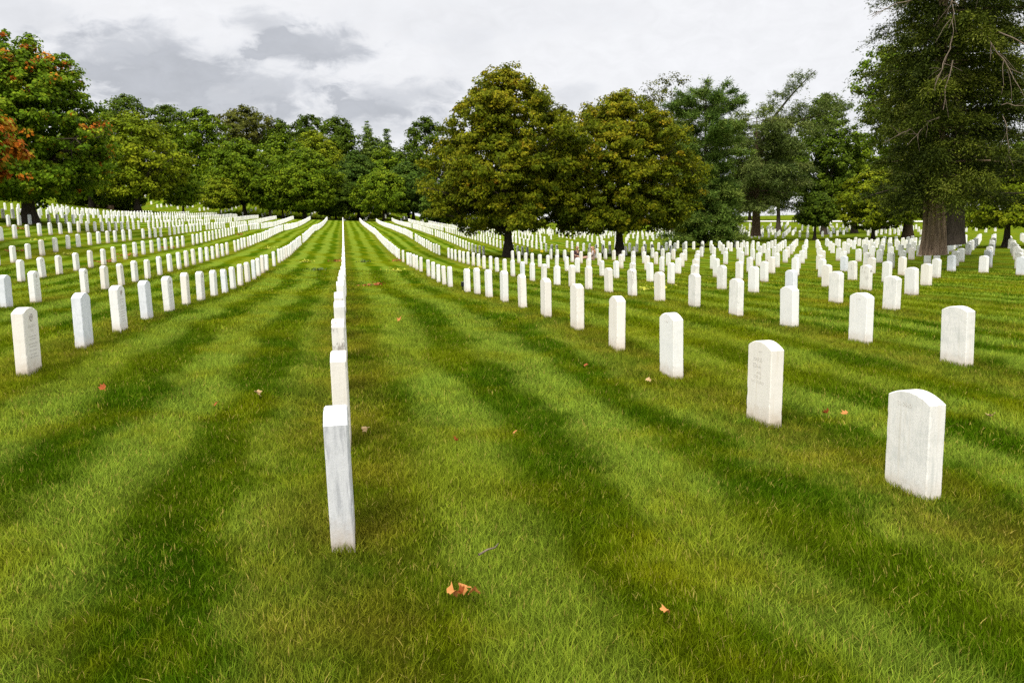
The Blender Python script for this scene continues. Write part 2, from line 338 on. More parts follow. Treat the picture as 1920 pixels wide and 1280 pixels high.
# ------------------------------------------------------------------ headstones
def marble(name, base, vein, vein_amt, streak_amt, stain, stain_amt, diag=0):
    m, nt = new_mat(name)
    tc = nt.n('ShaderNodeTexCoord').outputs['Object']
    oi = nt.n('ShaderNodeObjectInfo').outputs['Random']
    ge = nt.n('ShaderNodeNewGeometry'); isl = ge.outputs['Random Per Island']
    off = nt.n('ShaderNodeCombineXYZ'); nt.l(nt.m('MULTIPLY', oi, 37.0), off.inputs[0]); nt.l(nt.m('MULTIPLY', oi, 11.0), off.inputs[1]); nt.l(nt.m('MULTIPLY', oi, 23.0), off.inputs[2])
    ad = nt.n('ShaderNodeVectorMath', operation='ADD'); nt.l(tc, ad.inputs[0]); nt.l(off.outputs[0], ad.inputs[1]); P = ad.outputs[0]
    sp = nt.n('ShaderNodeSeparateXYZ'); nt.l(tc, sp.inputs[0])
    v1 = nt.noise(nt.mapping(P, (9, 9, 1.6), (.55, .5, .2)), 1.5, 6, .6, .35)
    vv = nt.m('MAXIMUM', nt.m('MULTIPLY', nt.smooth(nt.m('ABSOLUTE', nt.m('SUBTRACT', v1, .5)), .03, .0), .6), nt.smooth(v1, .54, .7))
    cl = nt.noise(nt.mapping(P, (1, 1, 1.6), (.3, .2, 0)), 5.0, 6, .62)
    col = nt.mix(nt.m('MULTIPLY', vv, vein_amt), base, vein)
    col = nt.mix(nt.m('MULTIPLY', nt.smooth(cl, .46, .7), vein_amt*.75), col, vein)
    if diag:
        dg = nt.noise(nt.mapping(P, (30, 6, 4.2), (0, .5, .2)), 1.0, 5, .6, .3)
        col = nt.mix(nt.m('MULTIPLY', nt.smooth(dg, .47, .66), diag), col, vein)
    st = nt.noise(nt.mapping(P, (26, 26, 1.4)), 1.0, 5, .6)
    col = nt.mix(nt.m('MULTIPLY', nt.smooth(st, .52, .74), streak_amt), col, (.62, .53, .40))
    n5 = nt.noise(P, 17, 5, .65)
    dirt = nt.smooth(nt.m('ADD', sp.outputs[2], nt.m('MULTIPLY', nt.m('SUBTRACT', n5, .5),  .18)), .16, .0)   # splashed soil at the foot
    col = nt.mix(nt.m('MULTIPLY', dirt, .48), col, (.47, .36, .25))
    low = nt.smooth(nt.m('ADD', sp.outputs[2], nt.m('MULTIPLY', nt.m('SUBTRACT', n5, .5), .1)), .04, -.005)
    col = nt.mix(nt.m('MULTIPLY', low, .55), col, (.25, .19, .11))  # darkest at the very foot: soil, plus contact shadow put into the colour
    if stain_amt:
        sb = nt.noise(nt.mapping(P, (15, 15, 6)), 1.0, 6, .7)
        hi = nt.smooth(sp.outputs[2], .15, .5)
        col = nt.mix(nt.m('MULTIPLY', nt.m('MULTIPLY', nt.smooth(sb, .55, .64), hi), stain_amt), col, stain)
    k = nt.m('ADD', .90, nt.m('MULTIPLY', nt.m('FRACT', nt.m('ADD', nt.m('MULTIPLY', oi, 7.3), isl)), .1))
    v = nt.n('ShaderNodeVectorMath', operation='SCALE'); nt.l(col, v.inputs[0]); nt.l(k, v.inputs['Scale'])
    finish(nt, v.outputs[0], .62, .3, bump=nt.noise(P, 90, 6, .75), bstr=.35, bdist=.004)
    return m
MARBLE = {
 'white': marble('white_marble', (.80, .79, .755), (.64, .65, .63), .5, .25, (0, 0, 0), 0),
 'cream': marble('cream_marble', (.78, .74, .67), (.66, .62, .55), .4, .55, (0, 0, 0), 0),
 'grey': marble('grey_marble', (.70, .72, .75), (.52, .55, .58), .75, .05, (0, 0, 0), 0),
 'slate': marble('streaked_grey_marble', (.62, .627, .64), (.37, .38, .40), .3, .0, (0, 0, 0), 0, .75),
 'veined': marble('veined_marble', (.785, .765, .72), (.54, .55, .52), .7, .3, (0, 0, 0), 0),
 'stained': marble('stained_marble', (.77, .745, .69), (.55, .53, .49), .5, .45, (.13, .10, .07), .85),
}

def stone_geo(seed, fine):
    """upright slab with a segmental arched head, worn arrises; x = thickness, y = width"""
    rg = np.random.default_rng(seed)
    W, T, H, rise = .33*rg.uniform(.985, 1.02), .102*rg.uniform(.97, 1.05), .55, rg.uniform(.045, .056)
    zs = np.concatenate([[-.14], np.linspace(0, H, 20 if fine else 3)])
    na = 14 if fine else 6
    th = np.linspace(1, -1, na)[1:-1]
    left = [(-W/2, z) for z in zs]; right = [(W/2, z) for z in zs[::-1]]
    arch = [(-W/2*t, H+rise*(1-t*t)) for t in th]
    O = np.array(left+arch+right)
    n = len(O)
    C = np.array([0, .3])
    inw = C-O; inw[:, 1] *= .35; inw /= np.linalg.norm(inw, axis=1)[:, None]
    b = .007
    jit = (rg.uniform(.8, 1.15, n) if fine else np.ones(n))
    rings = []
    for x, ins in ((-T/2, 1), (-T/2+b, 0), (T/2-b, 0), (T/2, 1)):
        jj = jit if x < 0 else (rg.uniform(.8, 1.15, n) if fine else np.ones(n))
        if fine and ins:                         # chips along the arris
            ch = rg.random(n) < .09; jj = np.where(ch, jj*2.1, jj)
        Q = O+(inw*(b*jj)[:, None] if ins else 0)
        if fine: Q = Q+rg.normal(0, .00015, Q.shape)
        rings.append(np.column_stack([np.full(n, x), Q]))
    V = np.concatenate(rings)
    loops = []; sizes = []
    for k in range(3):
        for i in range(n):
            j = (i+1) % n
            loops += [k*n+i, k*n+j, (k+1)*n+j, (k+1)*n+i]; sizes.append(4)
    for k in (0, 3):
        # a strip of quads across each big face keeps the caps clean
        m = len(zs)
        h = n
        idx = list(range(n))
        for i in range(n//2-1):
            a, bb, c, d = k*n+i, k*n+i+1, k*n+n-2-i, k*n+n-1-i
            if bb == c: q = [a, bb, d]
            else: q = [a, bb, c, d]
            if k == 0: q = q[::-1]
            loops += q; sizes.append(len(q))
    # faces point outwards
    return V, np.array(loops), np.array(sizes)

def fix_normals(me):
    bm = bmesh.new(); bm.from_mesh(me); bmesh.ops.recalc_face_normals(bm, faces=bm.faces); bm.to_mesh(me); bm.free()
FINE = {}
def fine_mesh(variant, kind):
    key = (variant, kind)
    if key not in FINE:
        V, L, S = stone_geo(100+variant, True)
        me = np_mesh('headstone', V, L, S, MARBLE[kind]); fix_normals(me); FINE[key] = me
    return FINE[key]

# rows: index -> list of distances of the stones along the row, gaps as in the photograph
def seq(a, b, step=1.63, skip=()):
    out = []; y = a
    while y < b:
        if not any(abs(y-s) < .8 for s in skip): out.append(y)
        y += step
    return out
ROWS = {
 0: seq(3.65, 157.5),
 -1: [8.2, 9.8, 11.3, 12.8, 14.4, 15.9, 17.5, 19.2, 20.8, 22.4, 23.9, 25.6, 27.3, 28.9, 30.4, 31.8, 35.1]+seq(38.1, 157.5, 1.6, (58.9,)),
 -2: [15.9, 17.3, 20.4, 22.0, 23.6, 25.1, 26.6, 28.3, 30.0, 31.5, 33.0, 34.6, 36.2, 37.8, 39.4, 40.9, 42.5, 44.1]+seq(47.3, 157, 1.6, (85.7, 113.5)),
 -3: [25.2, 26.9, 28.4, 30.1, 31.7, 33.3, 34.8, 36.6, 38.2, 39.8, 41.4, 43.0, 44.4, 46.0, 47.6, 49.2, 52.3]+seq(53.8, 157, 1.6, (73.6, 82.6, 93.5)),
 -4: [31.7, 33.2, 34.7, 36.2, 37.8, 39.4, 40.9, 42.6, 44.1, 45.7, 47.2, 48.9, 50.3, 53.5, 55.1, 56.7, 58.3, 61.3]+seq(62.9, 156, 1.6, (75, 90.5, 92, 110)),
 -5: seq(38.9, 155, 1.58, (68, 84, 101, 102.5, 120)),
 -6: seq(49.8, 150, 1.6, (66, 79, 97, 113)),
 -7: seq(54.2, 148, 1.6, (70, 88, 104)),
 -8: seq(68.5, 140, 1.6, (75, 91)),
 -9: seq(77.2, 128, 1.6, (83, 101)),
 -10: seq(78.0, 112, 1.6, (90, 93)),
 -11: seq(97.0, 110, 1.6, (103,)),
 1: [3.8, 5.4, 7.15, 8.8, 10.4, 12.1, 13.8, 15.5, 17.2, 18.8, 20.4, 23.8, 25.2, 26.9, 28.5, 30.1, 33.3, 35.0, 36.8, 38.4, 40.1, 43.3]+seq(46.7, 157.5, 1.63),
 2: seq(7.1, 49.5, 1.6)+[53.4, 55.0, 56.7, 58.4, 60.1, 61.8, 63.4, 65.1, 66.6, 68.1, 69.8, 71.4]+seq(74.8, 157.5, 1.63),
 3: seq(12.2, 44.5, 1.6)+seq(53.9, 158, 1.6, (84, 112)),
 4: seq(15.6, 48, 1.6, (20.4, 36))+seq(54.0, 157, 1.6, (60.6, 101)),
 5: seq(18.95, 50.5, 1.61, (30,))+seq(57.6, 75, 1.6)+seq(79.7, 150, 1.6, (92, 110)),
 6: seq(22.3, 67, 1.61, (38.5,))+seq(73.6, 140, 1.6, (90,)),
}
rg = random.Random(4)
for k in range(7, 27):
    x = SP*k
    y0 = max(3.8+.11*(k-1), x*.92-3); ph = 3.85+.11*(k-1)
    y = ph
    ys = []
    lane0 = 67-.05*(k-7); lane1 = min(74+.9*(k-7), 84)
    miss = .07+.0*k
    while y < 132:
        ok = y > y0-2 and not (lane0 < y < lane1)
        far = y > lane1
        if far: ok = ok and rg.random() < (.62 if y < 118 else .5)
        elif rg.random() < miss: ok = False
        if far and k < 9 and y > 112: ok = False
        if ok: ys.append(y+rg.uniform(-.09, .09))
        y += 1.6
    ROWS[k] = ys
TRUNKS = []     # filled by the trees, stones keep clear of them

SPECIAL = {(0, 0): 'slate', (0, 1): 'cream', (0, 2): 'stained', (0, 4): 'veined', (-1, 1): 'grey', (-1, 3): 'grey', (-1, 8): 'grey', (-1, 0): 'cream',
 (-2, 0): 'grey', (-3, 11): 'grey', (2, 13): 'grey', (3, 8): 'stained', (2, 6): 'stained', (4, 1): 'stained', (3, 0): 'veined', (2, 0): 'veined',
 (2, 2): 'white', (2, 4): 'veined', (2, 5): 'cream', (1, 0): 'veined', (1, 1): 'cream', (1, 2): 'white', (1, 5): 'cream', (1, 6): 'cream', (3, 4): 'veined',
 (5, 2): 'stained', (2, 9): 'cream', (2, 11): 'stained', (6, 3): 'grey', (7, 2): 'grey', (3, 5): 'stained', (5, 0): 'cream', (4, 4): 'veined', (-3, 4): 'cream', (-4, 3): 'cream'}
ADJ = {'white': 'white', 'cream': 'cream-streaked white', 'grey': 'blue-grey', 'slate': 'grey', 'veined': 'grey-veined white', 'stained': 'dark-stained white'}
ORD = ['first', 'second', 'third', 'fourth', 'fifth', 'sixth', 'seventh', 'eighth', 'ninth', 'tenth', 'eleventh', 'twelfth', 'thirteenth', 'fourteenth',
 'fifteenth', 'sixteenth', 'seventeenth', 'eighteenth', 'nineteenth', 'twentieth']
def ordw(i):
    if i < 20: return ORD[i]
    n = i+1; t = {2: 'twenty', 3: 'thirty', 4: 'forty', 5: 'fifty', 6: 'sixty', 7: 'seventy'}[n//10]
    return t+'-'+ORD[n % 10-1] if n % 10 else {20: 'twentieth', 30: 'thirtieth', 40: 'fortieth', 50: 'fiftieth', 60: 'sixtieth', 70: 'seventieth'}[n]
NEAR = {}
def place_stones():
    rg = random.Random(21)
    allst = []
    for k, ys in ROWS.items():
        for y in ys:
            x = (3.008 if k == 1 else 3.05*k if k >= 0 else 3.05*k+.10)+rg.uniform(-.014, .014)
            lean = (rg.gauss(0, 1.0), rg.gauss(0, .7), rg.gauss(0, 1.6)); hh = .012+(rg.gauss(0, .016) if y > 9 else .006)
            if k == 0: x = -.085+rg.uniform(-.012, .012) if y > 16 else (-.079, -.08, -.093, -.091, -.112, -.097, -.091, -.089)[int((y-3.6)/1.63)]; lean = (lean[0], lean[1]*.35, lean[2]*.6)
            if (k, y) == (1, 3.8): hh = -.024
            if any((x-a)**2+(y-b)**2 < c*c for a, b, c in TRUNKS): continue
            allst.append((k, x, y, lean, hh))
    X = np.array([s[1] for s in allst]); Y = np.array([s[2] for s in allst]); Z = gz(X, Y)
    vis, f = seen(X, Y, Z+.3, .004)
    key = np.where(vis, f, 1e9)
    for i, s in enumerate(allst):
        if s[0] == 0 and s[2] > 27: key[i] = 1e8         # hidden in line behind the ones in front
    order = np.argsort(key)[:300]
    chosen = set(int(i) for i in order)
    count = {}
    for i in sorted(range(len(allst)), key=lambda q: (allst[q][0], allst[q][2])):
        k, x, y, lean, hh = allst[i]
        if not vis[i]: continue
        n = count.get(k, 0); count[k] = n+1
        if i not in chosen: continue
        kind = SPECIAL.get((k, n))
        if kind is None:
            q = rg.random(); kind = 'white' if q < .62 else 'cream' if q < .82 else 'veined' if q < .96 else 'grey'
        o = link('headstone', fine_mesh(rg.randrange(7), kind), None, (x, y, float(Z[i])+hh), (R(lean[0]), R(lean[1]), R(lean[2])))
        if k == 0:
            row = 'in the centre row' if n else 'standing foremost in the centre row'
        else: row = f'in {ordw(abs(k)-1)} row {"right" if k > 0 else "left"} of centre'
        lab = f'{ADJ[kind]} headstone, {ordw(n)} from the front {row}' if n or k else 'grey-veined slim headstone edge-on nearest the camera, foremost in the centre row'
        tag(o, lab, 'headstone', 'white marble headstones in straight rows')
        NEAR[(k, n)] = o
    # everything smaller than those three hundred reads as one mass
    Vs, Ls, Ss = [], [], []; nv = 0
    tmpl = []
    for q in range(3):
        V, L, S = stone_geo(300+q, False)
        tmpl.append((V, L, S))
    for i, (k, x, y, lean, hh) in enumerate(allst):
        if i in chosen: continue
        V, L, S = tmpl[i % 3]
        ca, sa = math.cos(R(lean[2])), math.sin(R(lean[2])); tx, ty = math.tan(R(lean[1])), -math.tan(R(lean[0]))
        Q = np.column_stack([V[:, 0]*ca-V[:, 1]*sa+V[:, 2]*tx+x, V[:, 0]*sa+V[:, 1]*ca+V[:, 2]*ty+y, V[:, 2]+Z[i]+hh])
        Vs.append(Q); Ls.append(L+nv); Ss.append(S); nv += len(V)
    # and the stones on the shaded slope beyond the crest, set out in slanting lines
    for k in range(-17, 9):
        for j in range(11):
            x = k*4.0+rg.uniform(-.15, .15)+j*.35; y = 172+j*3.0+rg.uniform(-.2, .2)
            if rg.random() < .3: continue
            V, L, S = tmpl[j % 3]; z = float(gz(x, y))
            Q = np.column_stack([V[:, 1]+x, -V[:, 0]+y, V[:, 2]+z+.05])
            Vs.append(Q); Ls.append(L+nv); Ss.append(S); nv += len(V)
    m, nt = new_mat('far_marble')
    isl = nt.n('ShaderNodeNewGeometry').outputs['Random Per Island']
    finish(nt, nt.ramp(isl, [(0, (.62, .62, .60)), (.15, (.78, .76, .71)), (.6, (.83, .81, .76)), (1, (.74, .75, .75))]), .65, .25)
    me = np_mesh('distant_headstones', np.concatenate(Vs), np.concatenate(Ls), np.concatenate(Ss), m); fix_normals(me)
    tag(link('distant_headstones', me), 'mass of small white headstones in far rows up to the trees', 'headstones', None, 'stuff')

def inscription(parent, side, lines, name='inscription'):
    """shallow lettering on one broad face: side -1 faces -x, +1 faces +x"""
    xo = max(v.co.x for v in parent.data.vertices)+.0002
    for text, z, size, dx in lines:
        c = bpy.data.curves.new(name, 'FONT'); c.body = text; c.size = size; c.align_x = 'CENTER'; c.extrude = .0006
        c.materials.append(MAT_LETTER)
        tmp = link('tmp', c); bpy.context.view_layer.update()
        me = bpy.data.meshes.new_from_object(tmp.evaluated_get(bpy.context.evaluated_depsgraph_get()))
        bpy.data.objects.remove(tmp); bpy.data.curves.remove(c); me.name = name
        o = link(name, me, parent, (side*xo, dx, z), (math.pi/2, 0, math.pi/2*side))

MAT_LETTER = simple_mat('cut_letters', (.56, .53, .48), .8, .1)
def engrave():
    a = NEAR.get((1, 0)); inscription(a, -1, [('31 2410', .505, .034, .03)])
    b = NEAR.get((1, 1)); inscription(b, -1, [('2411', .515, .026, -.02), ('MARIE', .445, .045, .02), ('EDNA', .395, .045, .03), ('WIFE', .35, .03, .0), ('SEPT 17', .315, .032, .02), ('AUG 24 1920', .28, .032, .02)])
    b['label'] = 'cream-streaked white headstone with lines of engraved lettering, second in first row right of centre'
    a['label'] = 'grey-veined headstone numbered on its back, largest at the right edge, nearest the camera'
    for key, t in {(2, 1): '31 2408', (2, 0): '31 2407', (1, 2): '31 2412', (2, 2): '31 2409'}.items():
        if key in NEAR and key in ((2, 1), (1, 2)): inscription(NEAR[key], -1, [(t, .515, .026, .0)])
    c = NEAR.get((-1, 0))
    inscription(c, 1, [('CHARLES W', .41, .032, 0), ('FIFE', .375, .034, 0)])
    c['label'] = 'white headstone with round emblem and engraved lines, foremost in first row left of centre'
    worn(c, 'lines')
    for key in ((-2, 1), (-2, 2), (-1, 2), (-1, 4), (-2, 4), (-2, 5), (-3, 1), (-3, 2), (-1, 6), (-2, 7), (-3, 3), (-1, 5)):
        if key in NEAR: worn(NEAR[key], 'all')

WORN = {}
def worn(stone, which):
    """worn small lines that cannot be read: rows of short cut strokes, under a round emblem"""
    top = max(v.co.x for v in stone.data.vertices)
    rows = ((.33, 12), (.305, 9), (.262, 14), (.236, 10), (.20, 12), (.165, 9), (.137, 14))
    if which == 'all': rows = ((.42, 10), (.385, 8))+rows
    if which not in WORN:
        V, Fc = [], []; q = random.Random(3)
        for z, n in rows:
            for i in range(n):
                y = (i-(n-1)/2)*.0155; h = q.uniform(.007, .012); wv = q.uniform(.0025, .007)
                b0 = len(V); zz = z+q.uniform(-.001, .001)
                for xx in (-.001, .0008):
                    V += [(xx, y-wv, zz-h), (xx, y+wv, zz-h), (xx, y+wv, zz+h*.3), (xx, y-wv, zz+h*.3)]
                Fc += [(b0+4, b0+5, b0+6, b0+7), (b0, b0+4, b0+7, b0+3), (b0+1, b0+2, b0+6, b0+5), (b0+3, b0+7, b0+6, b0+2), (b0, b0+1, b0+5, b0+4)]
        me = bpy.data.meshes.new('inscription'); me.from_pydata(V, [], Fc); me.materials.append(MAT_LETTER)
        bm = bmesh.new()
        bmesh.ops.create_cone(bm, cap_ends=True, segments=28, radius1=.036, radius2=.033, depth=.003, matrix=Matrix.Rotation(math.pi/2, 4, 'Y'))
        em = bm_mesh('emblem', bm, simple_mat('emblem_recess', (.6, .58, .54), .8, .1))
        tb = Tubes(); an = np.linspace(0, 2*math.pi, 25)
        tb.add(np.column_stack([np.full(25, .0025), .034*np.cos(an), .034*np.sin(an)]), .0022, 6)
        tb.add([(.0025, 0, -.018), (.0025, 0, .018)], .004, 6); tb.add([(.0025, -.014, .005), (.0025, .014, .005)], .004, 6)
        WORN[which] = (me, em, tb.mesh('emblem_relief', MARBLE['white']))
    me, em, rl = WORN[which]
    link('inscription', me, stone, (top, 0, 0))
    e = link('emblem', em, stone, (top, 0, .505)); link('emblem_relief', rl, e)

# ------------------------------------------------------------------ trees
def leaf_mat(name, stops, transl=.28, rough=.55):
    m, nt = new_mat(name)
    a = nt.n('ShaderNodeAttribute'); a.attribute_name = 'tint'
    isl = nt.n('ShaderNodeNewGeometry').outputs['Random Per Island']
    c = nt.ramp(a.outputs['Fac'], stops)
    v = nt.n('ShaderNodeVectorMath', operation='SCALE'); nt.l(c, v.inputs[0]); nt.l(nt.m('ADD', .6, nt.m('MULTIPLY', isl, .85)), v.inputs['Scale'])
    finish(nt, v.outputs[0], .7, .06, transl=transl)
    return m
def bark_mat(name, a, b, sc=(9, 9, 1.2)):
    m, nt = new_mat(name); tc = nt.n('ShaderNodeTexCoord').outputs['Object']
    f = nt.noise(nt.mapping(tc, sc), 1.6, 7, .68, .5)
    finish(nt, nt.ramp(f, [(.3, a), (.68, b)]), .95, .08, bump=f, bstr=.9, bdist=.06)
    return m
LM = {
 'olive': leaf_mat('olive_leaves', [(0, (.040, .062, .003)), (.35, (.094, .118, .004)), (.62, (.168, .174, .006)), (.9, (.245, .195, .008)), (1, (.20, .10, .008))]),
 'maple': leaf_mat('maple_leaves', [(0, (.050, .098, .004)), (.45, (.115, .185, .006)), (.7, (.21, .26, .012)), (.8, (.30, .17, .012)), (.88, (.50, .155, .012)), (1, (.28, .065, .012))]),
 'mid': leaf_mat('green_leaves', [(0, (.040, .078, .003)), (.5, (.094, .152, .005)), (1, (.20, .245, .008))]),
 'fresh': leaf_mat('fresh_green_leaves', [(0, (.060, .096, .003)), (.5, (.138, .182, .005)), (1, (.255, .265, .010))]),
 'dark': leaf_mat('dark_green_leaves', [(0, (.027, .051, .004)), (.5, (.060, .098, .006)), (1, (.12, .165, .011))]),
 'drab': leaf_mat('drab_green_leaves', [(0, (.042, .052, .007)), (.5, (.084, .094, .012)), (1, (.16, .158, .022))]),
 'teal': leaf_mat('bluish_green_leaves', [(0, (.024, .052, .006)), (.5, (.054, .098, .010)), (1, (.11, .16, .015))]),
 'pine': leaf_mat('pine_needles', [(0, (.034, .070, .010)), (.5, (.088, .142, .020)), (1, (.185, .23, .038))], .12),
 'cedar': leaf_mat('cedar_sprays', [(0, (.020, .030, .004)), (.5, (.056, .074, .006)), (.85, (.125, .142, .014)), (1, (.18, .19, .04))], .12),
 'grey': leaf_mat('grey_green_sprays', [(0, (.042, .068, .014)), (.5, (.104, .136, .028)), (1, (.19, .215, .055))], .12),
}
BK = {
 'dark': bark_mat('dark_bark', (.028, .022, .016), (.075, .06, .045)),
 'brown': bark_mat('brown_bark', (.05, .032, .020), (.14, .095, .062)),
 'cedar': bark_mat('furrowed_cedar_bark', (.055, .038, .026), (.34, .245, .165), (6, 6, .45)),
 'dead': bark_mat('bare_grey_branches', (.10, .075, .055), (.25, .195, .145), (12, 12, 4)),
}

def rnd_dirs(rg, n):
    v = rg.normal(size=(n, 3)); return v/np.linalg.norm(v, axis=1)[:, None]

def leaves(rg, P, N, L, W, fold=.18):
    """rhombic leaves at P with normals N, length L, width W -> verts"""
    n = len(P)
    a = rnd_dirs(rg, n); d = np.cross(N, a); d /= np.linalg.norm(d, axis=1)[:, None]+1e-9
    s = np.cross(N, d)
    L = (L*rg.uniform(.65, 1.25, n))[:, None]; W = (W*rg.uniform(.7, 1.25, n))[:, None]
    k = rg.uniform(.1, 1, n)[:, None]*fold
    V = np.stack([P-d*L*.5, P+s*W*.5-N*L*k*.2, P+d*L*.5-N*L*k, P-s*W*.5-N*L*k*.2], 1)
    return V.reshape(-1, 3)

def profile(pts):
    t = [p[0] for p in pts]; r = [p[1] for p in pts]
    return lambda q: np.interp(q, t, r)
DOME = [(0, .55), (.12, .85), (.3, 1), (.5, .96), (.7, .78), (.86, .5), (.96, .24), (1, .05)]
OVAL = [(0, .3), (.15, .7), (.35, .97), (.55, 1), (.75, .82), (.9, .5), (1, .08)]
BROAD = [(0, .74), (.1, .95), (.24, 1), (.42, .97), (.6, .84), (.78, .6), (.9, .38), (1, .08)]
CONE = [(0, .75), (.12, 1), (.3, .82), (.6, .48), (.85, .2), (1, .02)]
VASE = [(0, .2), (.2, .5), (.45, .85), (.7, 1), (.88, .8), (1, .25)]

def crown_points(rg, H, cb, prof, Rad, n, depth=.55, lobes=5, lob=.16, squash=1., gap=.0):
    f = profile(prof)
    ph = rg.uniform(0, 6.28, 8); kk = rg.integers(2, 2+lobes, 8); kz = rg.uniform(3, 9, 8)
    tt = np.linspace(0, 1, 200); wgt = f(tt)+.12; cdf = np.cumsum(wgt)/wgt.sum()
    t = np.interp(rg.random(n), cdf, tt); an = rg.uniform(0, 6.2832, n)
    lobe = sum(np.sin(an*kk[i]+t*kz[i]+ph[i]) for i in range(8))/3.2
    rad = Rad*f(t)*(1+lob*lobe)
    q = rg.random(n)**depth
    P = np.stack([np.cos(an)*rad*q, np.sin(an)*rad*q*squash, cb+t*(H-cb)], 1)
    P[:, 2] += (1-q)*0.0
    if gap:
        g = np.sin(P[:, 0]*1.7+ph[0])*np.sin(P[:, 1]*1.9+ph[1])*np.sin(P[:, 2]*2.1+ph[2])
        keep = g > -1+gap*2*rg.random(n); P = P[keep]; q = q[keep]
    return P, q

def boughs(rg, P, q, k, spread, flat=.55):
    b = rg.permutation(len(P))[:k]; n = len(P)
    own = rg.integers(0, k, n); off = rg.normal(0, 1, (n, 3))*spread*rg.uniform(.6, 1.3, k)[own][:, None]; off[:, 2] *= flat
    # sprays droop towards the outside of each bough
    r = np.linalg.norm(off[:, :2], axis=1); off[:, 2] -= .15*r
    return P[b][own]+off, q[b][own]

def foliage(rg, C, Q, nleaf, rc, L, W, center, flat=.6, up=.55, out=.5, tint=None, jitter=.6):
    """clusters of leaves round the points C"""
    n = len(C); m = n*nleaf
    rcs = rc*rg.uniform(.6, 1.35, n)
    off = rnd_dirs(rg, m)*(rg.random(m)**.45)[:, None]
    off[:, 2] = off[:, 2]*flat
    P = np.repeat(C, nleaf, 0)+off*np.repeat(rcs, nleaf)[:, None]
    o = np.repeat(C, nleaf, 0)-center; o[:, 2] *= .4; o /= np.linalg.norm(o, axis=1)[:, None]+1e-6
    N = off*.7+o*out+np.array([0, 0, up])+rnd_dirs(rg, m)*jitter
    N /= np.linalg.norm(N, axis=1)[:, None]+1e-9
    V = leaves(rg, P, N, L, W)
    t = np.repeat(tint, nleaf)+rg.normal(0, .09, m)
    return V, np.clip(t, 0, 1)

def crown_mesh(name, V, t, mat):
    n = len(V)//4
    return np_mesh(name, V, np.arange(n*4), np.full(n, 4), mat, {'tint': np.repeat(t, 4)})

def skeleton(rg, T, H, cb, C, r, nlimb, lean=(0, 0), fork=.35, sides=10, flare=1.7, bend=.25, sub=2):
    top = np.array([lean[0], lean[1], H*.9])
    s = np.linspace(0, 1, 12)[:, None]
    wob = np.cumsum(rg.normal(0, bend*.12, (12, 2)), 0)*np.clip(s, 0, .8)
    tr = s*top; tr[:, :2] += wob; tr[0, :2] = 0
    tr = np.concatenate([[[0, 0, -.25]], tr])
    ss = np.concatenate([[0], s[:, 0]])
    rad = r*np.clip(1-ss*.93, .06, 1)**.9*(1+(flare-1)*np.exp(-tr[:, 2]/(r*1.6)))
    T.add(tr, rad, sides)
    if len(C):
        far = np.argsort(-np.hypot(C[:, 0], C[:, 1])+rg.normal(0, .6, len(C)))[:max(nlimb*3, 1)]
        pick = rg.permutation(far)[:nlimb]
        for i in pick:
            e = C[i]; h0 = np.clip(cb*rg.uniform(.55, 1.0)+(e[2]-cb)*rg.uniform(.15, .55), .8, H*.8)
            b = np.array([np.interp(h0, tr[:, 2], tr[:, k]) for k in range(3)]); b[2] = h0
            rb = np.interp(h0, tr[:, 2], rad)*rg.uniform(.35, .6)
            q = np.linspace(0, 1, 8)[:, None]
            mid = b*.45+e*.55; mid[2] += .12*np.linalg.norm(e-b)*rg.uniform(-.6, 1.2); mid[:2] += rg.normal(0, .1, 2)*np.linalg.norm(e-b)*.5
            pts = (1-q)**2*b+2*q*(1-q)*mid+q*q*e
            T.add(pts, rb*(1-q[:, 0]*.88), 6)
            for _ in range(sub):
                k = rg.integers(3, 7); d = C[np.argmin(np.linalg.norm(C-pts[k]-rg.normal(0, 1.0, 3), axis=1))]
                w = np.linspace(0, 1, 5)[:, None]; mm = (pts[k]+d)/2+rg.normal(0, .15, 3)
                T.add((1-w)**2*pts[k]+2*w*(1-w)*mm+w*w*d, rb*.35*(1-w[:, 0]*.8), 4)
    return tr

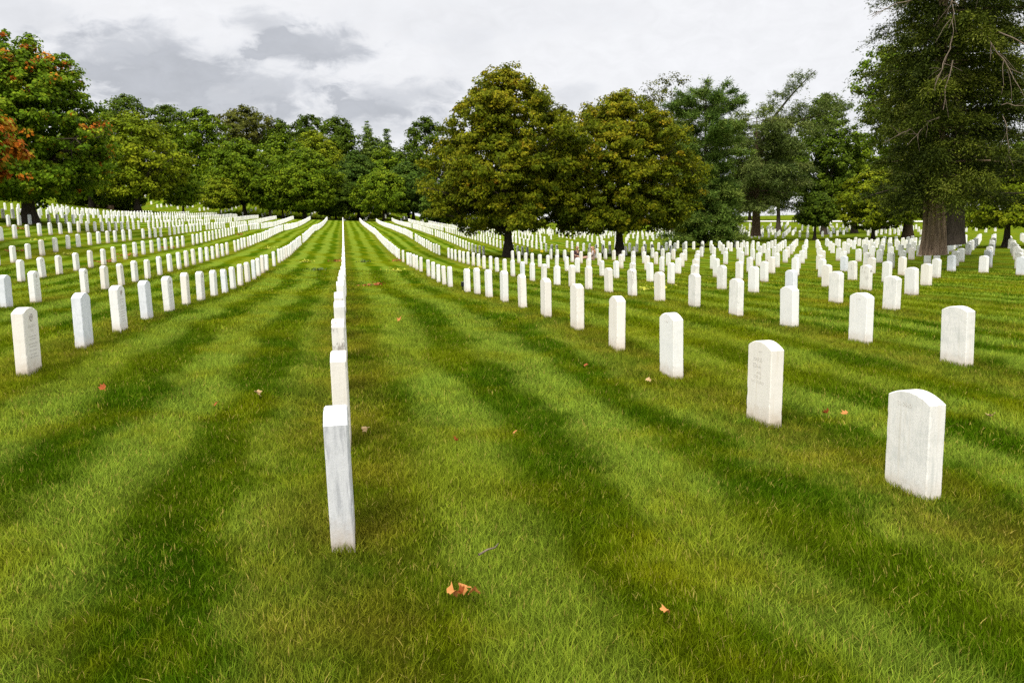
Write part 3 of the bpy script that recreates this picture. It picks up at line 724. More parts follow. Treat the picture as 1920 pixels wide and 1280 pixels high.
def tree(name, label, x, y, H, Rad, cb, mat, prof=DOME, seed=0, n=300, nleaf=45, rc=.9, L=.3, W=.2, trunk=.25, nlimb=10, bark='dark',
         tint=None, depth=.5, lob=.16, gap=.0, flat=.6, squash=1., up=.55, lean=(0, 0), group=None, flare=1.7, sub=2, keep=1.0, jitter=.6, shift=(0, 0), out=.5, cat='tree', shoots=0, nb=0, bs=.6):
    rg = np.random.default_rng(seed)
    z = float(gz(x, y)); e = empty(name, (x, y, z)); tag(e, label, cat, group)
    C, Q = crown_points(rg, H-rc*.5, cb, prof, Rad-rc*.4, n, depth, 5, lob, squash, gap)
    if nb: C, Q = boughs(rg, C, Q, nb, bs)
    C[:, 0] += shift[0]*(C[:, 2]-cb)/(H-cb); C[:, 1] += shift[1]*(C[:, 2]-cb)/(H-cb)
    for _ in range(shoots):
        a_ = rg.uniform(0, 6.283); r_ = Rad*rg.uniform(.1, .78); h_ = H-rc-(r_/Rad)**2*(H-cb)*.42; k_ = rg.integers(3, 6)
        add = np.column_stack([np.full(k_, math.cos(a_)*r_), np.full(k_, math.sin(a_)*r_), h_+np.arange(k_)*.32])+rg.normal(0, .1, (k_, 3))
        C = np.concatenate([C, add]); Q = np.concatenate([Q, np.ones(k_)])
    cen = np.array([0, 0, cb+(H-cb)*.4])
    tn = tint(rg, C, Q) if tint else np.clip(.25+.45*rg.random(len(C))+.25*(Q-.5), 0, 1)  # inner clusters darker: shade inside the crown put into the leaf tint
    V, t = foliage(rg, C, Q, nleaf, rc, L, W, cen, flat, up, out, tn, jitter)
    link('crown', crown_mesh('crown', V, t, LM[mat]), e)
    T = Tubes(); skeleton(rg, T, H, cb, C, trunk, nlimb, lean=(shift[0]*.7+lean[0], shift[1]*.7+lean[1]), flare=flare, sub=sub)
    link('trunk', T.mesh('trunk', BK[bark]), e)
    TRUNKS.append((x, y, trunk+.55))
    return e

BG = 'trees behind the last rows of headstones'
def maple_tint(rg, C, Q):
    h = (C[:, 2]-C[:, 2].min())/np.ptp(C[:, 2]); t = .12+.52*rg.random(len(C))
    edge = np.hypot(C[:, 0], C[:, 1])/np.hypot(C[:, 0], C[:, 1]).max()
    # turning leaves come in patches, mostly at the top and on the outer twigs
    pat = np.sin(C[:, 0]*1.5+1)*np.sin(C[:, 1]*1.4)*np.sin(C[:, 2]*1.6+.5)
    p = .07+.36*np.clip(h-.66, 0, 1)*2.2+.6*np.clip(edge-.66, 0, 1)*1.2
    turn = rg.random(len(C)) < p*(.7+1.1*pat)*(Q > .6)
    t[turn] = rg.uniform(.76, .93, turn.sum()); red = turn & (h > .85) & (rg.random(len(C)) < .6); t[red] = .97
    return t
def left_maple_tint(rg, C, Q):
    t = .3+.4*rg.random(len(C)); p = rg.random(len(C)) < .72; t[p] = rg.uniform(.8, .92, p.sum()); return t
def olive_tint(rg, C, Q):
    h = (C[:, 2]-C[:, 2].min())/np.ptp(C[:, 2]); t = .16+.5*rg.random(len(C))+.16*h-.10*(C[:, 0] > 1.5)  # right side darker: its shade away from the sun is put into the tint
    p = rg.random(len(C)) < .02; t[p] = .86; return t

def build_trees():
    # the two olive-gold lindens in the middle
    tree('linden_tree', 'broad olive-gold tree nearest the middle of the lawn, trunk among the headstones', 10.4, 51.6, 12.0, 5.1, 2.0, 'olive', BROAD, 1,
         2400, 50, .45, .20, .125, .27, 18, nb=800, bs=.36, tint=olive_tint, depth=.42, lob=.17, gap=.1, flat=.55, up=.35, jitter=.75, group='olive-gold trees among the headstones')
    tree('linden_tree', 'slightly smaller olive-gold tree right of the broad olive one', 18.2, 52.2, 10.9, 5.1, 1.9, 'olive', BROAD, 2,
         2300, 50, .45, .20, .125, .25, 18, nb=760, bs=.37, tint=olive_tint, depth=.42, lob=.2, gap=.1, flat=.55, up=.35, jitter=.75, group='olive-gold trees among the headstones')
    # turning maple on the left
    tree('maple_tree', 'round maple turning orange at its top, dark trunk among left headstones', -18.8, 54.7, 10.3, 5.15, 1.7, 'maple', DOME, 3,
         1900, 46, .46, .22, .16, .36, 16, shoots=40, nb=480, bs=.42, tint=maple_tint, depth=.42, lob=.14, gap=.1, flat=.6, up=.5)
    tree('maple_tree', 'orange-leaved maple cut off by the left edge of the view', -15.0, 35.6, 6.4, 2.8, 2.6, 'maple', DOME, 4,
         420, 48, .5, .22, .17, .2, 10, tint=left_maple_tint, depth=.45, lob=.2, gap=.2, flat=.6)
    # the wood behind the crest, left to right
    B = dict(group=BG)
    tree('shade_tree', 'bright mid-green dome-shaped tree just right of the orange maple', -33.0, 143.6, 16.2, 9.0, 2.4, 'fresh', DOME, 5, 520, 46, 1.15, .5, .34, .42, 12, lob=.12, **B)
    tree('shade_tree', 'shadowed green tree half hidden behind the orange maple', -41.0, 147.5, 14.4, 6.6, 2.6, 'mid', DOME, 6, 320, 42, 1.1, .5, .34, .4, 8, **B)
    tree('shade_tree', 'small dark green tree in front of the bright dome-shaped one', -27.2, 150.5, 8.0, 4.2, 1.8, 'mid', DOME, 7, 200, 42, .85, .42, .3, .2, 7, **B)
    tree('woodland_tree', 'tall open-topped dark tree above the bright dome-shaped crown', -49.8, 216.3, 20.9, 7.2, 3.0, 'dark', VASE, 8, 260, 44, 1.3, .62, .42, .4, 12, lob=.3, gap=.2, **B)
    tree('woodland_tree', 'second tall dark tree left of the tall leafy green one', -40.6, 214.6, 19.6, 7.2, 2.0, 'dark', VASE, 9, 260, 44, 1.3, .62, .42, .4, 10, lob=.28, gap=.15, **B)
    tree('woodland_tree', 'tall leafy green tree left of the drab round-topped one', -31.3, 202.2, 20.6, 6.6, 1.5, 'mid', OVAL, 10, 380, 44, 1.25, .6, .4, .4, 10, lob=.24, gap=.1, **B)
    tree('woodland_tree', 'drab olive round-topped tree, tallest crown over left wood', -23.8, 226.4, 21.4, 9.6, 3.0, 'drab', OVAL, 11, 480, 46, 1.35, .62, .42, .45, 10, lob=.24, **B)
    tree('woodland_tree', 'dark tree peeping out beside the drab round-topped one', -15.2, 222, 19.2, 5.2, 3.0, 'dark', OVAL, 12, 220, 44, 1.2, .6, .4, .35, 8, lob=.3, **B)
    tree('shade_tree', 'mid-green wide tree left of the biggest dark-trunked one', -19.6, 173.3, 15.4, 8.2, 2.3, 'mid', DOME, 13, 480, 46, 1.1, .52, .36, .38, 12, lob=.14, **B)
    tree('small_tree', 'small yellowish multi-stemmed tree at the end of left rows', -23.3, 166.0, 7.6, 4.5, 1.7, 'fresh', DOME, 14, 240, 44, .75, .42, .28, .12, 9, lob=.2, flat=.5, **B)
    tree('shade_tree', 'yellow-green tree rising behind the biggest mid-green one', -5.6, 196.9, 18.2, 8.2, 3.0, 'fresh', DOME, 15, 420, 44, 1.2, .56, .38, .36, 8, lob=.16, **B)
    tree('shade_tree', 'biggest round mid-green tree at the end of the left rows', -7.7, 172.0, 14.6, 8.2, 1.8, 'mid', DOME, 16, 640, 48, 1.0, .5, .34, .4, 14, lob=.12, **B)
    tree('small_tree', 'slender dark tree between the mid-green pair at left', -12.0, 171.5, 8.6, 4.2, 2.2, 'dark', DOME, 17, 200, 44, .9, .48, .32, .2, 8, **B)
    tree('shade_tree', 'slim dark-trunked tree beside the biggest mid-green one', -14.4, 170.5, 9.6, 4.2, 2.0, 'mid', OVAL, 18, 200, 44, .9, .48, .32, .26, 8, **B)
    tree('woodland_tree', 'dark ragged-topped tree above the wood left of centre', -7.6, 222.9, 21.6, 5.4, 4.0, 'dark', VASE, 19, 230, 46, 1.2, .6, .42, .36, 10, lob=.32, gap=.15, **B)
    tree('woodland_tree', 'dark green pointed-dome tree behind the centre row', -0.3, 211.2, 22.6, 8.0, 4.0, 'dark', DOME, 20, 460, 46, 1.25, .6, .42, .42, 8, lob=.18, **B)
    tree('spruce_tree', 'taller dark spruce rising above the wood near centre', 7.4, 219.9, 21.6, 5.6, 1.0, 'pine', CONE, 21, 460, 46, .9, .5, .2, .3, 10, lob=.3, flat=.35, up=.2, **B)
    tree('spruce_tree', 'shorter dark spruce just right of the taller one', 12.2, 213.9, 21.2, 5.8, 1.0, 'pine', CONE, 22, 460, 46, .9, .5, .2, .3, 10, lob=.34, flat=.35, up=.2, gap=.12, **B)
    tree('woodland_tree', 'dark round tree filling between the two spruces', 10.0, 228.0, 18.0, 7.5, 2.0, 'dark', DOME, 34, 330, 46, 1.2, .6, .42, .36, 8, **B)
    tree('shade_tree', 'bluish dark green tree over the end of the centre row', 3.4, 182.7, 15.0, 6.6, 1.9, 'teal', DOME, 23, 380, 46, 1.05, .5, .36, .34, 8, lob=.14, **B)
    tree('shade_tree', 'mid-green low tree right of the centre row end', 8.2, 170.3, 11.2, 6.4, 2.0, 'mid', DOME, 24, 330, 46, .95, .46, .32, .26, 10, lob=.15, **B)
    tree('shade_tree', 'bluish low tree beside the broad olive tree', 13.7, 174.3, 12.8, 6.2, 2.2, 'teal', DOME, 25, 320, 46, 1.0, .48, .34, .26, 9, lob=.16, **B)
    tree('woodland_tree', 'dark airy tree peeping over beside the broad olive tree', 21.0, 201.7, 25.9, 7.2, 6.0, 'dark', OVAL, 26, 330, 46, 1.2, .58, .4, .4, 10, lob=.28, gap=.12, **B)
    tree('woodland_tree', 'dark green tree in shadow behind the centre row', -1.5, 176.0, 10.5, 5.6, 1.4, 'dark', DOME, 27, 240, 44, 1.0, .5, .36, .25, 8, **B)
    tree('woodland_tree', 'dark drab tree top showing between both olive trees', 34.4, 126.8, 20.0, 4.6, 5.0, 'drab', OVAL, 28, 260, 44, 1.0, .45, .3, .34, 8, lob=.26, **B)
    tree('woodland_tree', 'half bare thin-crowned tree behind the smaller olive tree', 47.6, 113.4, 23.4, 5.6, 8.0, 'drab', VASE, 29, 210, 34, .85, .32, .21, .3, 40, lob=.34, gap=.3, sub=5, **B)
    tree('woodland_tree', 'low dark tree closing the gap behind the olive pair', 29.5, 140, 13.0, 6.5, 1.5, 'dark', DOME, 30, 260, 44, 1.1, .5, .35, .3, 8, **B)
    tree('woodland_tree', 'leafy green tree behind the pine, far right of olive pair', 52.0, 118.0, 13.5, 6.2, 2.0, 'mid', DOME, 31, 260, 44, 1.0, .45, .32, .3, 8, **B)
    tree('small_tree', 'low dark tree filling the shade left of the broad olive tree', 20.5, 168.0, 9.5, 6.0, .6, 'teal', DOME, 32, 260, 44, 1.0, .5, .36, .25, 8, **B)
    tree('small_tree', 'low green tree behind the far end of the right rows', 33.5, 165.0, 9.5, 6.5, .4, 'dark', DOME, 33, 260, 44, 1.0, .5, .36, .25, 8, **B)
    tree('shade_tree', 'leafy green tree between the two bluish ones near centre', 9.5, 186.0, 15.5, 6.5, 2.0, 'mid', DOME, 35, 320, 46, 1.05, .5, .36, .3, 8, **B)
    tree('shade_tree', 'tall green tree just left of the broad olive tree', 16.0, 190.0, 18.0, 7.0, 2.0, 'dark', DOME, 36, 360, 46, 1.15, .52, .38, .34, 8, **B)
    tree('shade_tree', 'green domed tree between the drab and yellow-green crowns', -12.5, 190.0, 17.0, 7.5, 2.0, 'mid', DOME, 37, 380, 46, 1.15, .52, .38, .36, 8, **B)
    # right hand group
    pine_tree(); leaning_cedar()
    tree('shade_tree', 'slim dark-trunked tree just right of the leaning cedar', 62.9, 109.6, 14.6, 5.0, 4.6, 'dark', OVAL, 40, 300, 46, .95, .4, .28, .32, 10, lob=.2, flat=.55)
    tree('shade_tree', 'tall oval dark green tree right of the leaning cedar', 59.3, 92.4, 17.6, 4.4, 2.2, 'dark', OVAL, 41, 520, 48, .8, .34, .24, .3, 12, lob=.16, gap=.08)
    tree('small_tree', 'small dark tree with short trunk below the oval one', 49.2, 78.3, 5.4, 2.5, 1.6, 'dark', DOME, 42, 200, 44, .55, .26, .18, .16, 9)
    tree('small_tree', 'low spreading yellow-green tree with forked dark limbs', 55.2, 76.9, 7.7, 4.6, 1.2, 'fresh', DOME, 43, 420, 46, .55, .28, .19, .2, 14, lob=.2, gap=.2, flat=.45, flare=1.4)
    tree('shade_tree', 'tree with thick brown trunk left of the giant cedar', 58.4, 75.6, 8.8, 3.8, 2.3, 'drab', DOME, 44, 320, 46, .7, .3, .2, .52, 10, bark='brown', flare=1.4)
    tree('shade_tree', 'dark-trunked far tree left of the spreading yellow-green one', 65.4, 95.0, 13.2, 4.8, 2.6, 'mid', DOME, 45, 300, 46, .85, .38, .26, .34, 10)
    tree('shade_tree', 'broadleaf tree showing bright leaves left of the giant cedar', 47.9, 58.9, 16.6, 4.3, 5.0, 'mid', OVAL, 46, 560, 46, .62, .27, .2, .34, 14, lob=.3, gap=.22, depth=.5, shift=(-3.4, 2.3))
    tree('shade_tree', 'low fresh-leaved tree at the right edge beyond the cedars', 44.5, 47.6, 6.6, 4.6, 1.5, 'fresh', DOME, 47, 520, 46, .5, .22, .16, .22, 12, lob=.24, gap=.15)
    tree('shade_tree', 'green tree far beyond the right rows past the road', 84, 158, 13, 7, 2.2, 'mid', DOME, 48, 260, 44, 1.1, .5, .36, .3, 8, **B)
    tree('shade_tree', 'dark tree far beyond the spreading yellow-green tree', 104, 140, 14, 7, 2.2, 'dark', DOME, 49, 260, 44, 1.1, .5, .36, .3, 8, **B)
    tree('shade_tree', 'green tree far off behind the giant cedar trunk', 122, 128, 15, 8, 2.2, 'mid', DOME, 50, 260, 44, 1.2, .5, .36, .3, 8, **B)
    giant_cedar()

def sprays(rg, C, dirs, n, ln, L, W, droop=.5, spread=.35):
    """feathery drooping sprays: leaflets strung along short twigs that start at C"""
    k = len(C); m = k*n
    s = rg.random(m)
    D = np.repeat(dirs, n, 0)+rg.normal(0, spread, (m, 3)); D /= np.linalg.norm(D, axis=1)[:, None]
    ll = np.repeat(ln*rg.uniform(.6, 1.3, k), n)*s
    P = np.repeat(C, n, 0)+D*ll[:, None]; P[:, 2] -= droop*ll*s
    P += rg.normal(0, .03, P.shape)
    N = np.array([0, 0, .8])+rnd_dirs(rg, m)*.9; N /= np.linalg.norm(N, axis=1)[:, None]
    a = D+rnd_dirs(rg, m)*.5; a[:, 2] -= droop*.8; a -= N*(a*N).sum(1)[:, None]; a /= np.linalg.norm(a, axis=1)[:, None]+1e-9
    b = np.cross(N, a)
    Lv = (L*rg.uniform(.6, 1.3, m))[:, None]; Wv = (W*rg.uniform(.6, 1.3, m))[:, None]
    V = np.stack([P-a*Lv*.3, P+b*Wv*.5, P+a*Lv*.7, P-b*Wv*.5], 1).reshape(-1, 3)
    return V

def conifer(name, label, x, y, H, trunk_r, branches, mat, seed, n, ln, L, W, droop, bark='dark', flute=None, lean=(0, 0), dead=None, per=7, tube=.05, spread=.35, sides=14, flare=1.6, tone=.45, group=None, dirup=.0):
    """trunk + branches given as (height, azimuth, length, rise) each carrying sprays"""
    rg = np.random.default_rng(seed)
    z = float(gz(x, y)); e = empty(name, (x, y, z)); tag(e, label, 'tree', group)
    T = Tubes()
    s = np.concatenate([[-.02], np.linspace(0, 1, 26)])
    tr = np.column_stack([lean[0]*s**1.3, lean[1]*s**1.3, s*H]); tr[1:, :2] += np.cumsum(rg.normal(0, .012, (26, 2)), 0)*H*.1
    rad = trunk_r*np.clip(1-s*.92, .05, 1)*(1+(flare-1)*np.exp(-np.maximum(tr[:, 2], 0)/(trunk_r*1.3)))
    T.add(tr, rad, sides, flute)
    Cs, Ds, Ts = [], [], []
    for h, a, l, rise in branches:
        b = np.array([np.interp(h, tr[:, 2], tr[:, k]) for k in range(3)]); b[2] = h
        q = np.linspace(0, 1, 9)
        wob = np.cumsum(rg.normal(0, .07, 9))*q
        aa = a+wob
        rr = l*q
        pts = np.column_stack([b[0]+np.cumsum(np.r_[0, np.diff(rr)]*np.cos(aa)), b[1]+np.cumsum(np.r_[0, np.diff(rr)]*np.sin(aa)), h+rise*l*q-(.16*l)*q*q*(1 if rise < .5 else 0)+rg.normal(0, .04, 9)*q])
        rb = max(.018, np.interp(h, tr[:, 2], rad)*.22*min(1, l/3))
        T.add(pts, np.maximum(rb*(1-q*.85), .008), 6)
        bt = rg.normal(0, .17)
        for w in range(int(per*max(l, .6))):
            qq = .22+.78*rg.random()**.75
            p = np.array([np.interp(qq, q, pts[:, k]) for k in range(3)])
            sidea = a+rg.choice([-1, 1])*rg.uniform(.25, 1.25)*(1 if qq < .9 else .4)
            d = np.array([math.cos(sidea), math.sin(sidea), rg.uniform(-.15, .35)+dirup])
            off = l*.11*rg.random()*(1.1-qq*.6)
            Cs.append(p+d*off); Ds.append(d); Ts.append(tone+bt+rg.normal(0, .13))
    C = np.array(Cs); D = np.array(Ds)
    V = sprays(rg, C, D, n, ln, L, W, droop, spread)
    t = np.clip(np.repeat(np.array(Ts), n)+rg.normal(0, .1, len(C)*n), 0, 1)
    link('crown', crown_mesh('crown', V, t, LM[mat]), e)
    link('trunk', T.mesh('trunk', BK[bark]), e)
    if dead:
        D_ = Tubes()
        for pts, r in dead:
            D_.add(pts, np.linspace(r*.5, r*.15, len(pts)), 6)
        link('bare_branches', D_.mesh('bare_branches', BK['dead']), e)
    TRUNKS.append((x, y, trunk_r*flare+.35))
    return e, tr

def pine_tree():
    rg = np.random.default_rng(60); br = []
    H = 13.8
    for h in np.concatenate([np.arange(.5, 6.2, .33), np.arange(6.6, 13.2, .55)]):
        if h < 6.4: l = 3.2*(1-.25*(h/6.4)**2); k = 7
        else: l = (4.1-(h-6.4)*.2)*rg.uniform(.65, 1.15); k = 6
        if 6.2 < h < 7.4: l *= .6
        a0 = rg.uniform(0, 6.28)
        for i in range(k): br.append((h+rg.uniform(-.15, .15), a0+i*6.283/k+rg.normal(0, .25), l*rg.uniform(.7, 1.12), .10 if h < 6 else rg.uniform(.05, .55)))
    br += [(12.4, 0.2, 2.3, .85), (12.0, 2.8, 2.3, .6), (12.6, 4.4, 1.8, .8), (11.4, .0, 3.3, .5)]
    conifer('pine_tree', 'layered white pine with foliage down to the ground right of the olive trees', 31.5, 67.5, H, .26, br, 'pine', 61, 30, .66, .30, .06, .05, per=10, spread=.55, dirup=.3, tone=.5)

def leaning_cedar():
    rg = np.random.default_rng(70); br = []
    H = 12.8
    for h in np.arange(4.0, 12.9, .4):
        l = np.interp(h, [2, 5, 8, 11, 13], [5.4, 6.4, 6.2, 5.4, 4.2]); k = 6
        a0 = rg.uniform(0, 6.28)
        for i in range(k): br.append((h, a0+i*6.283/k+rg.normal(0, .3), l*rg.uniform(.5, 1.1), rg.uniform(-.12, .22)))
    e, tr = conifer('cedar_tree', 'irregular grey-green conifer with one long limb leaning to the sky', 43.0, 79.5, H, .5, br, 'grey', 71, 26, .75, .28, .085, .3, per=5.2, spread=.5, bark='brown', tone=.45, flare=1.5)
    # the long bare limb and its neighbour, reaching up to the right
    T = Tubes(); q = np.linspace(0, 1, 12)
    rx, ry = math.cos(-.35), math.sin(-.35)
    A = np.column_stack([.2+q*5.6*rx, q*5.6*ry, 10.6+q*6.6+.5*np.sin(q*3)])
    B = np.column_stack([.2+q*7.6*rx, q*7.6*ry, 10.2+q*4.4-1.2*q*q+np.sin(q*5)*.25])
    T.add(A, .17*(1-q*.8), 7); T.add(B, .2*(1-q*.8), 7)
    Cs, Ds = [], []
    def clump(p, n, sp, k):
        for _ in range(n):
            d = rg.normal(0, 1, 3); d[2] = abs(d[2])*.35; d /= np.linalg.norm(d)
            Cs.append(np.array(p)+rg.normal(0, sp, 3)*np.array([1, 1, .55])); Ds.append(d)
    for s_ in (.30, .40, .50, .60, .70, .78):
        p = np.array([np.interp(s_, q, A[:, k]) for k in range(3)])
        for _ in range(2): clump(p+np.array([-rx, -ry, 0])*rg.uniform(.3, 1.9)*(1.2-s_)+np.array([0, 0, rg.uniform(.0, .8)]), 22, .42, 0)
    for s_ in np.linspace(.12, 1, 15):
        p = np.array([np.interp(s_, q, B[:, k]) for k in range(3)])
        for _ in range(2): clump(p+np.array([rg.normal(0, .5), rg.normal(0, .5), rg.uniform(.1, 1.4)]), 20, .5, 0)
        clump(p+np.array([rg.normal(0, .7), rg.normal(0, .7), rg.uniform(-1.8, -.3)]), 18, .6, 0)
    for s_ in (.86, .92, .97):
        p = np.array([np.interp(s_, q, A[:, k]) for k in range(3)]); clump(p, 5, .22, 0)
    V = sprays(rg, np.array(Cs), np.array(Ds), 18, .5, .2, .065, .3, .6)
    t = np.clip(rg.normal(.4, .15, len(V)//4), 0, 1)
    lb = link('limb', T.mesh('limb', BK['dark']), e)
    link('foliage', crown_mesh('foliage', V, t, LM['grey']), lb)

def giant_cedar():
    def fl(t, a):
        k = 1-np.clip(t*1.2, 0, .6)
        return 1+k*(.13*np.sin(a*5+.6+t*2)+.12*np.sin(a*9+1.7-t*3)+.09*np.sin(a*17+t*5)+.05*np.sin(a*31+t*7))-.30*k*np.exp(-((a-4.72)/.17)**2)
    # long whippy branches, dense on the far side and to the right
    rg = np.random.default_rng(80); br = []
    for h in np.arange(2.95, 12.4, .46):
        l = np.interp(h, [2, 3.2, 5, 8, 11, 13], [2.4, 2.9, 2.5, 2.3, 2.2, 1.8]); a0 = rg.uniform(0, 6.28)
        for i in range(5):
            az_ = a0+i*6.283/5+rg.normal(0, .3)
            br.append((h+rg.uniform(-.1, .1), az_, l*rg.uniform(.5, 1.15)*(1+.3*math.cos(az_+.59)), rg.uniform(-.1, .35) if h > 3.4 else rg.uniform(-.12, .1)))
    for h in np.arange(2.9, 8.5, .4):
        br.append((h, -2.25+rg.normal(0, .55), rg.uniform(1.3, 2.3), rg.uniform(-.1, .2)))
    def whip(p, d, L, sag, k=9):
        q = np.linspace(0, 1, k)[:, None]; d = np.array(d, float); d /= np.linalg.norm(d)
        pts = np.array(p)+d*L*q; pts[:, 2] -= sag*L*(q[:, 0]**1.6); pts += np.cumsum(rg.normal(0, L*.026, pts.shape), 0); return pts
    dead = []
    fx, fy = -.55, -.84                                    # the side that faces the path
    sx, sy = .83, -.56
    def front(u, v, h): return (sx*u+fx*v, sy*u+fy*v, h)
    specs = [(( -.4, 2.2, 9.6), (-1, .2, -.35), 2.1, .02, .06), ((.3, 2.4, 10.4), (-.2, .4, -1), 2.2, 0, .045), ((.5, 2.6, 10.6), (.35, .3, -1), 2.0, 0, .04),
             ((-.2, 2.0, 5.4), (-1, .4, .1), 1.6, .55, .035), ((-.2, 2.0, 5.4), (-.6, .5, -.2), 1.5, .5, .03), ((.1, 2.1, 8.0), (-.3, .3, -1), 1.9, .1, .045),
             ((.9, 2.3, 8.2), (.55, .2, -.8), 2.6, .2, .06), ((1.4, 2.3, 8.0), (.8, .2, -.5), 2.4, .3, .05), ((.2, 2.2, 7.2), (-.15, .3, -1), 1.7, .1, .04),
             ((1.6, 2.4, 5.6), (1, .2, .1), 1.8, .3, .03), ((1.7, 2.4, 5.2), (.2, .2, -1), 1.5, .1, .028), ((.4, 2.4, 11.0), (-.6, .3, -.7), 2.0, .1, .035), ((.8, 2.6, 10.2), (.7, .3, -.6), 1.8, .1, .03)]
    for p, d, L, sag, r in specs:
        P = whip(front(*p), front(*d), L, sag)
        dead.append((P, r))
        for _ in range(7):
            k = rg.integers(2, 8); dd = np.array(front(*d))+rg.normal(0, .7, 3); dead.append((whip(P[k], dd, L*rg.uniform(.2, .42), .25, 5), r*.4))
    conifer('cedar_tree', 'giant old cedar with massive furrowed trunk and bare drooping branches', 21.75, 26.75, 13.6, .39, br, 'cedar', 81, 50, .6, .12, .042, .6,
            bark='cedar', flute=fl, per=15.5, spread=.5, dead=dead, sides=120, flare=1.45, tone=.38)
    rg2 = np.random.default_rng(83); br = []
    for h in np.arange(3.0, 15.5, .36):
        l = np.interp(h, [2, 4, 8, 12, 16], [3.6, 4.6, 4.6, 4.0, 2.6]); a0 = rg2.uniform(0, 6.28)
        for i in range(6): br.append((h, a0+i*6.283/6+rg2.normal(0, .3), l*rg2.uniform(.55, 1.12), rg2.uniform(-.12, .28)))
    conifer('cedar_tree', 'dark cedar with blackish trunk standing right behind the giant cedar', 30.6, 36.0, 16.4, .5, br, 'cedar', 84, 34, .7, .15, .05, .5, bark='dark', per=5.0, spread=.55, tone=.32, flare=1.4)

# bushes by the low wall on the left hill
def bushes():
    for i, (x, y, h, r, lab) in enumerate([(-44.5, 154, 4.6, 4.2, 'green bush behind the low brick wall, left of two'), (-37.5, 150.5, 4.0, 4.4, 'rounder green bush beyond the lower end of the brick wall')]):
        tree('bush', lab, x, y, h, r, .2, 'mid', DOME, 90+i, 240, 40, .8, .36, .26, .1, 8, cat='bush')

# ------------------------------------------------------------------ low wall on the left hill
def low_wall():
    pts = np.array([(-56.5, 182.2), (-52, 176), (-47.8, 169.8), (-42.5, 157.5), (-36.9, 143.9)])
    q = np.linspace(0, 4, 60); X = np.interp(q, range(5), pts[:, 0]); Y = np.interp(q, range(5), pts[:, 1]); Z = gz(X, Y)
    d = np.gradient(np.column_stack([X, Y]), axis=0); d /= np.linalg.norm(d, axis=1)[:, None]; nx, ny = -d[:, 1]*.22, d[:, 0]*.22
    m, nt = new_mat('weathered_brick'); tc = nt.n('ShaderNodeTexCoord').outputs['Object']
    f = nt.noise(nt.mapping(tc, (1, 1, 5)), 3.0, 6, .7)
    finish(nt, nt.ramp(f, [(.3, (.12, .075, .045)), (.7, (.27, .18, .11))]), .95, .1, bump=f, bstr=.5)
    def strip(name, h0, h1, wk, parent=None):
        V = np.stack([np.stack([X+nx*wk*s, Y+ny*wk*s, Z+h], -1) for s, h in ((-1, h0), (-1, h1), (1, h1), (1, h0))], 1)
        n = 60; i = np.arange(n-1)[:, None]*4; j = np.arange(4)[None]; k = (j+1) % 4
        F_ = np.stack([i+j, i+4+j, i+4+k, i+k], -1).reshape(-1, 4); V = V.reshape(-1, 3)
        F_ = np.concatenate([F_, [[3, 2, 1, 0]], [[(n-1)*4, (n-1)*4+1, (n-1)*4+2, (n-1)*4+3]]])
        return link(name, np_mesh(name, V, F_, np.full(len(F_), 4), m), parent)
    w_ = strip('low_wall', -.4, .55, 1); tag(w_, 'low brown brick wall running down the hill behind left headstones', 'wall')
    strip('coping', .552, .66, 1.35, w_)
low_wall()

# ------------------------------------------------------------------ leaves lying on the lawn
def leaf_geo(seed, size):
    rg = np.random.default_rng(seed)
    # lobed outline of a maple leaf, with a curl
    out = []
    for a, r in [(-90, .35), (-62, .62), (-48, .58), (-20, .85), (0, .68), (20, .78), (42, .98), (60, .72), (76, .78), (90, 1.0)]:
        out.append((a, r))
    pts = [(math.cos(R(a))*r, math.sin(R(a))*r) for a, r in out]+[(-math.cos(R(a))*r, math.sin(R(a))*r) for a, r in out[::-1][1:-1]]
    V = [(0, 0, .0)]+[(p[0]*size*.5*rg.uniform(.9, 1.1), p[1]*size*.5*rg.uniform(.9, 1.1), 0) for p in pts]
    cx, cy = rg.choice([-1, 1])*rg.uniform(.8, 1.8), rg.uniform(-.6, 1.6)
    V = [(x, y, size*.35*(((x/size*2)**2)*cx+((y/size*2)**2)*cy+.25*abs(x)/size)) for x, y, _ in V]
    n = len(pts); F_ = [(0, 1+i, 1+(i+1) % n) for i in range(n)]
    V += [(0, -size*.11, 0), (.004, -size*.11, 0), (.006, -size*.5, size*.1), (0, -size*.5, size*.1)]
    F_.append((n+1, n+2, n+3, n+4))
    me = bpy.data.meshes.new('fallen_leaf'); me.from_pydata(V, [], F_)
    md = bmesh.new(); md.from_mesh(me); bmesh.ops.subdivide_edges(md, edges=md.edges, cuts=1); md.to_mesh(me); md.free()
    return me
def leaf_matl(name, a, b):
    m, nt = new_mat(name); tc = nt.n('ShaderNodeTexCoord').outputs['Object']; f = nt.noise(tc, 45, 4, .6)
    finish(nt, nt.mix(f, a, b), .6, .2, transl=.15); return m
ML_OR = leaf_matl('orange_leaf', (.36, .13, .03), (.60, .27, .08)); ML_RED = leaf_matl('red_brown_leaf', (.26, .05, .015), (.42, .12, .03)); ML_TAN = leaf_matl('tan_leaf', (.36, .23, .10), (.52, .36, .18))
